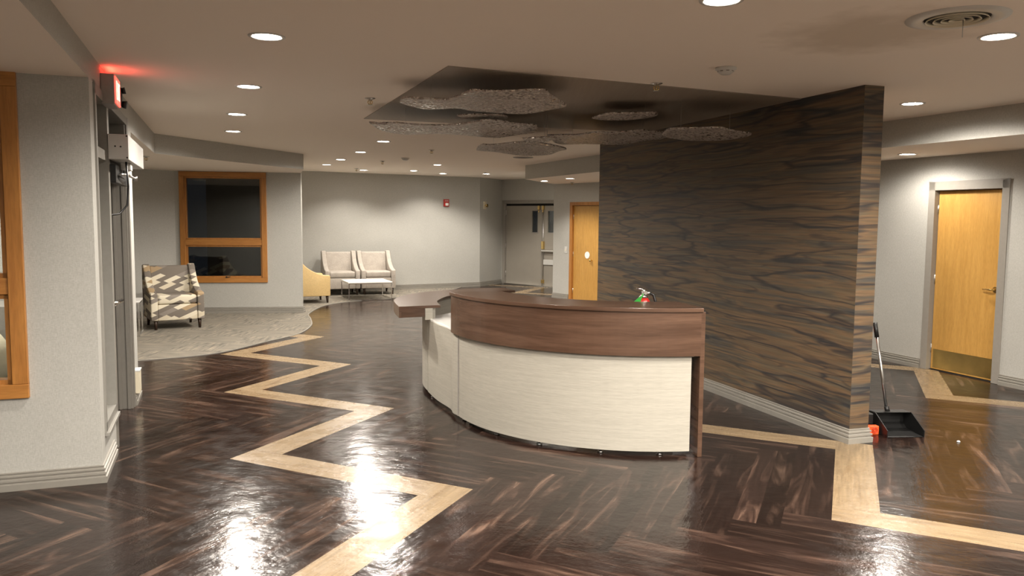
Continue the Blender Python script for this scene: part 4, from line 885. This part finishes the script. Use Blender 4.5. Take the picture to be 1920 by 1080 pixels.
# coffee table and side table
def frame_table(name, lab, cat, loc, rz, w_, d_, h_, top=0.022, rr=0.009, zshelf=None):
    t = thing(name, lab, cat, loc, rz)
    b = B(); b.box((0, 0, h_ - top / 2), (w_, d_, top)); b.build('tabletop', WHITEG, t, 0.003)
    b = B()
    hw, hd = w_ / 2 - rr - 0.005, d_ / 2 - rr - 0.005
    for z, nm in ((rr, 'base_frame'), (h_ - top - rr, 'top_frame')):
        b = B()
        for y in (-hd, hd): b.box((0, y, z), (2 * hw + 2 * rr, 2 * rr, 2 * rr))
        for x in (-hw, hw): b.box((x, 0, z), (2 * rr, 2 * hd - 2 * rr, 2 * rr))
        b.build(nm, CHROME, t)
    for x in (-hw, hw):
        for y in (-hd, hd): b = B(); b.box((x, y, (h_ - top) / 2), (2 * rr, 2 * rr, h_ - top - 4 * rr)); b.build('leg', CHROME, t)
    return t
a = math.radians(22); nl = Vector((-3.325, 16.20)); c_ = nl + Vector((math.cos(a), math.sin(a))) * 0.455 + Vector((-math.sin(a), math.cos(a))) * 0.44
frame_table('coffee_table', 'white topped coffee table with chrome cube frame before the grey armchairs', 'coffee table', (c_.x, c_.y, 0.009), a, 0.91, 0.88, 0.37)
frame_table('side_table', 'white topped chrome side table beside the patterned armchair', 'side table', (-5.58, 11.27, 0.006), math.radians(20), 0.60, 0.50, 0.50)
# black case on the side table and dispenser on the wall behind
t = thing('speaker_box', 'black upright box standing behind the white side table', 'box', (-6.02, 12.25, 0.006), 0.3)
b = B(); b.box((0, 0, 0.40), (0.22, 0.2, 0.80)); b.build('body', BLACK, t, 0.008)
t = thing('wall_dispenser', 'white wall dispenser with a black slot left of the bay window', 'dispenser', (-6.40, 12.86, 0.98), math.atan2(13.80 - 11.2, -5.80 + 7.6))
b = B(); b.box((0, -0.07, 0.13), (0.30, 0.13, 0.24)); hs = b.build('housing', WHITE, t, 0.012)
b = B(); b.box((0.08, -0.139, 0.13), (0.05, 0.006, 0.12)); b.build('slot', BLACK, hs)
b = B(); b.box((0, -0.08, 0.262), (0.32, 0.15, 0.02)); b.build('lid', WHITE, t, 0.004)

# ================================================================== wall devices
def on_line(A, Bq, s): A = Vector(A); Bq = Vector(Bq); return A + (Bq - A) * s
dK = (Vector((-0.816, 20.0)) - Vector((-4.75, 17.75))).normalized(); nK = Vector((dK.y, -dK.x))
pk = Vector((-0.816, 20.0)) - dK * 0.93
al = place('fire_alarm', local((pk.x, pk.y, 1.98), dK, nK), 'small red fire alarm strobe high on the bright back wall', None, 'fire alarm')
b = B(); bar(b, -0.07, 0.07, 0, 0.04, 0, 0.175); ab = b.build('body', RED, al, 0.005)
b = B(); bar(b, -0.035, 0.045, 0.04, 0.062, 0.02, 0.085); b.build('strobe_lens', WHITEG, al, 0.008)
b = B()
for x, z, w_, h_ in ((-0.04, 0.135, 0.006, 0.03), (-0.03, 0.148, 0.014, 0.005), (-0.03, 0.135, 0.010, 0.005), (-0.012, 0.135, 0.005, 0.03), (0.004, 0.135, 0.005, 0.03), (0.012, 0.148, 0.012, 0.005), (0.012, 0.135, 0.010, 0.005), (0.028, 0.135, 0.005, 0.03), (0.035, 0.148, 0.012, 0.005), (0.035, 0.135, 0.010, 0.005), (0.035, 0.122, 0.012, 0.005)): bar(b, x, x + w_, 0.04, 0.042, z - h_ / 2, z + h_ / 2)
b.build('lettering', WHITE, ab)
dJ = (Vector((-0.29, 21.0)) - Vector((-0.816, 20.0))).normalized(); nJ = Vector((dJ.y, -dJ.x)); pj = Vector((-0.816, 20.0)) + dJ * 0.22
dv = place('wall_horn', local((pj.x, pj.y, 1.93), dJ, nJ), 'beige wall horn on the angled wall beside the grey double door', None, 'horn')
b = B(); bar(b, -0.06, 0.06, 0, 0.03, 0, 0.19); b.build('backplate', CREAM, dv, 0.005)
b = B(); b.cyl((0.0, 0.03, 0.09), (0.0, 0.09, 0.09), 0.02, 0.045, 18); b.build('horn', BRASS, dv)
ps = Vector(NR[1]) + dN * 0.43
sw = place('light_switch', local((ps.x, ps.y, 0.98), dN, nN), 'cream light switch on the grey wall left of the orange door', None, 'light switch')
b = B(); bar(b, -0.04, 0.04, 0, 0.007, 0, 0.14); pl = b.build('plate', WHITE, sw, 0.002)
b = B(); bar(b, -0.012, 0.012, 0.007, 0.016, 0.045, 0.095); b.build('toggle', CREAM, pl, 0.002)

# ================================================================== dustpan and broom
t = thing('lobby_dustpan', 'black upright dustpan with long silver handle behind the feature wall end', 'dustpan', (3.118, 6.36, 0.0), math.radians(4))
b = B(); Wp = 0.148; th = 0.006
prof = [(-0.15, 0.004), (0.10, 0.012), (0.15, 0.05), (0.155, 0.14)]
for (y0, z0), (y1, z1) in zip(prof, prof[1:]):
    b.face([(-Wp, y0, z0), (Wp, y0, z0), (Wp, y1, z1), (-Wp, y1, z1)]); b.face([(-Wp, y0 + 0.002, z0 - 0.004), (-Wp, y1 + 0.006, z1), (Wp, y1 + 0.006, z1), (Wp, y0 + 0.002, z0 - 0.004)])
for s_ in (-1, 1):
    x0 = Wp * s_; x1 = (Wp + th) * s_
    sd = [(-0.15, 0.0), (0.15, 0.0), (0.16, 0.15), (0.04, 0.155), (-0.15, 0.055)]
    L = [(x0, y, z) for y, z in sd]; R = [(x1, y, z) for y, z in sd]; b.face(L); b.face(list(reversed(R)))
    for i in range(5): j = (i + 1) % 5; b.face([L[i], R[i], R[j], L[j]])
b.face([(-Wp, 0.04, 0.152), (Wp, 0.04, 0.152), (Wp, 0.16, 0.147), (-Wp, 0.16, 0.147)]); b.face([(-Wp, 0.04, 0.157), (-Wp, 0.16, 0.152), (Wp, 0.16, 0.152), (Wp, 0.04, 0.157)])
b.build('pan', BLACK, t)
b = B(); b.cyl((-0.02, 0.10, 0.15), (-0.025, 0.11, 0.19), 0.02, n=14); b.build('socket', BLACK, t)
b = B(); b.cyl((-0.025, 0.11, 0.17), (-0.085, 0.20, 0.76), 0.0125, n=14); hd_ = b.build('handle', STEEL, t)
b = B(); b.cyl((-0.085, 0.20, 0.75), (-0.097, 0.22, 0.87), 0.018, n=14); b.build('grip', BLACK, hd_)
t = thing('push_broom', 'black broom with orange swirl ends, mostly hidden behind the feature wall end', 'broom', (2.93, 6.38, 0.0), math.radians(4))
b = B(); b.box((-0.055, 0.03, 0.105), (0.13, 0.07, 0.09)); b.build('head', BLACK, t, 0.006)
b = B(); b.box((-0.04, -0.065, 0.035), (0.11, 0.05, 0.07)); blk = b.build('orange_block', ORANGE, t, 0.005)
sw_ = B()
for r_ in (0.012, 0.022): sw_.lathe((-0.02, -0.091, 0.035), [(r_ - 0.002, 0), (r_ - 0.002, 0.002), (r_ + 0.002, 0.002), (r_ + 0.002, 0), (r_ - 0.002, 0)], 20, ax=Matrix.Rotation(PI / 2, 3, 'X'))
sw_.build('swirl_mark', RED, blk)
b = B(); b.cyl((-0.05, 0.03, 0.14), (0.0, 0.27, 0.80), 0.012, n=12); b.build('handle', STEEL, t)
b = B(); b.box((0.04, 0.26, 0.80), (0.11, 0.03, 0.065)); clp = b.build('orange_clip', ORANGE, t, 0.005)
b = B(); b.lathe((0.065, 0.244, 0.80), [(0.016, 0), (0.016, 0.004), (0.021, 0.004), (0.021, 0), (0.016, 0)], 20, ax=Matrix.Rotation(PI / 2, 3, 'X')); b.build('swirl_mark', RED, clp)
b = B(); b.lathe((-0.05, 0.05, 0.15), [(0, 0), (0.035, 0), (0.03, 0.03), (0.012, 0.05), (0, 0.05)], 16); b.build('orange_cap', ORANGE, t)
bm_ = B(); bm_.lathe((3.48, 6.093, 0.0), [(0.0, 0.0), (0.012, 0.0), (0.015, 0.005), (0.008, 0.012), (0, 0.013)], 7)
tag(bm_.build('litter_scrap', WHITE), 'tiny white scrap of litter on the dark floor at right', 'litter')
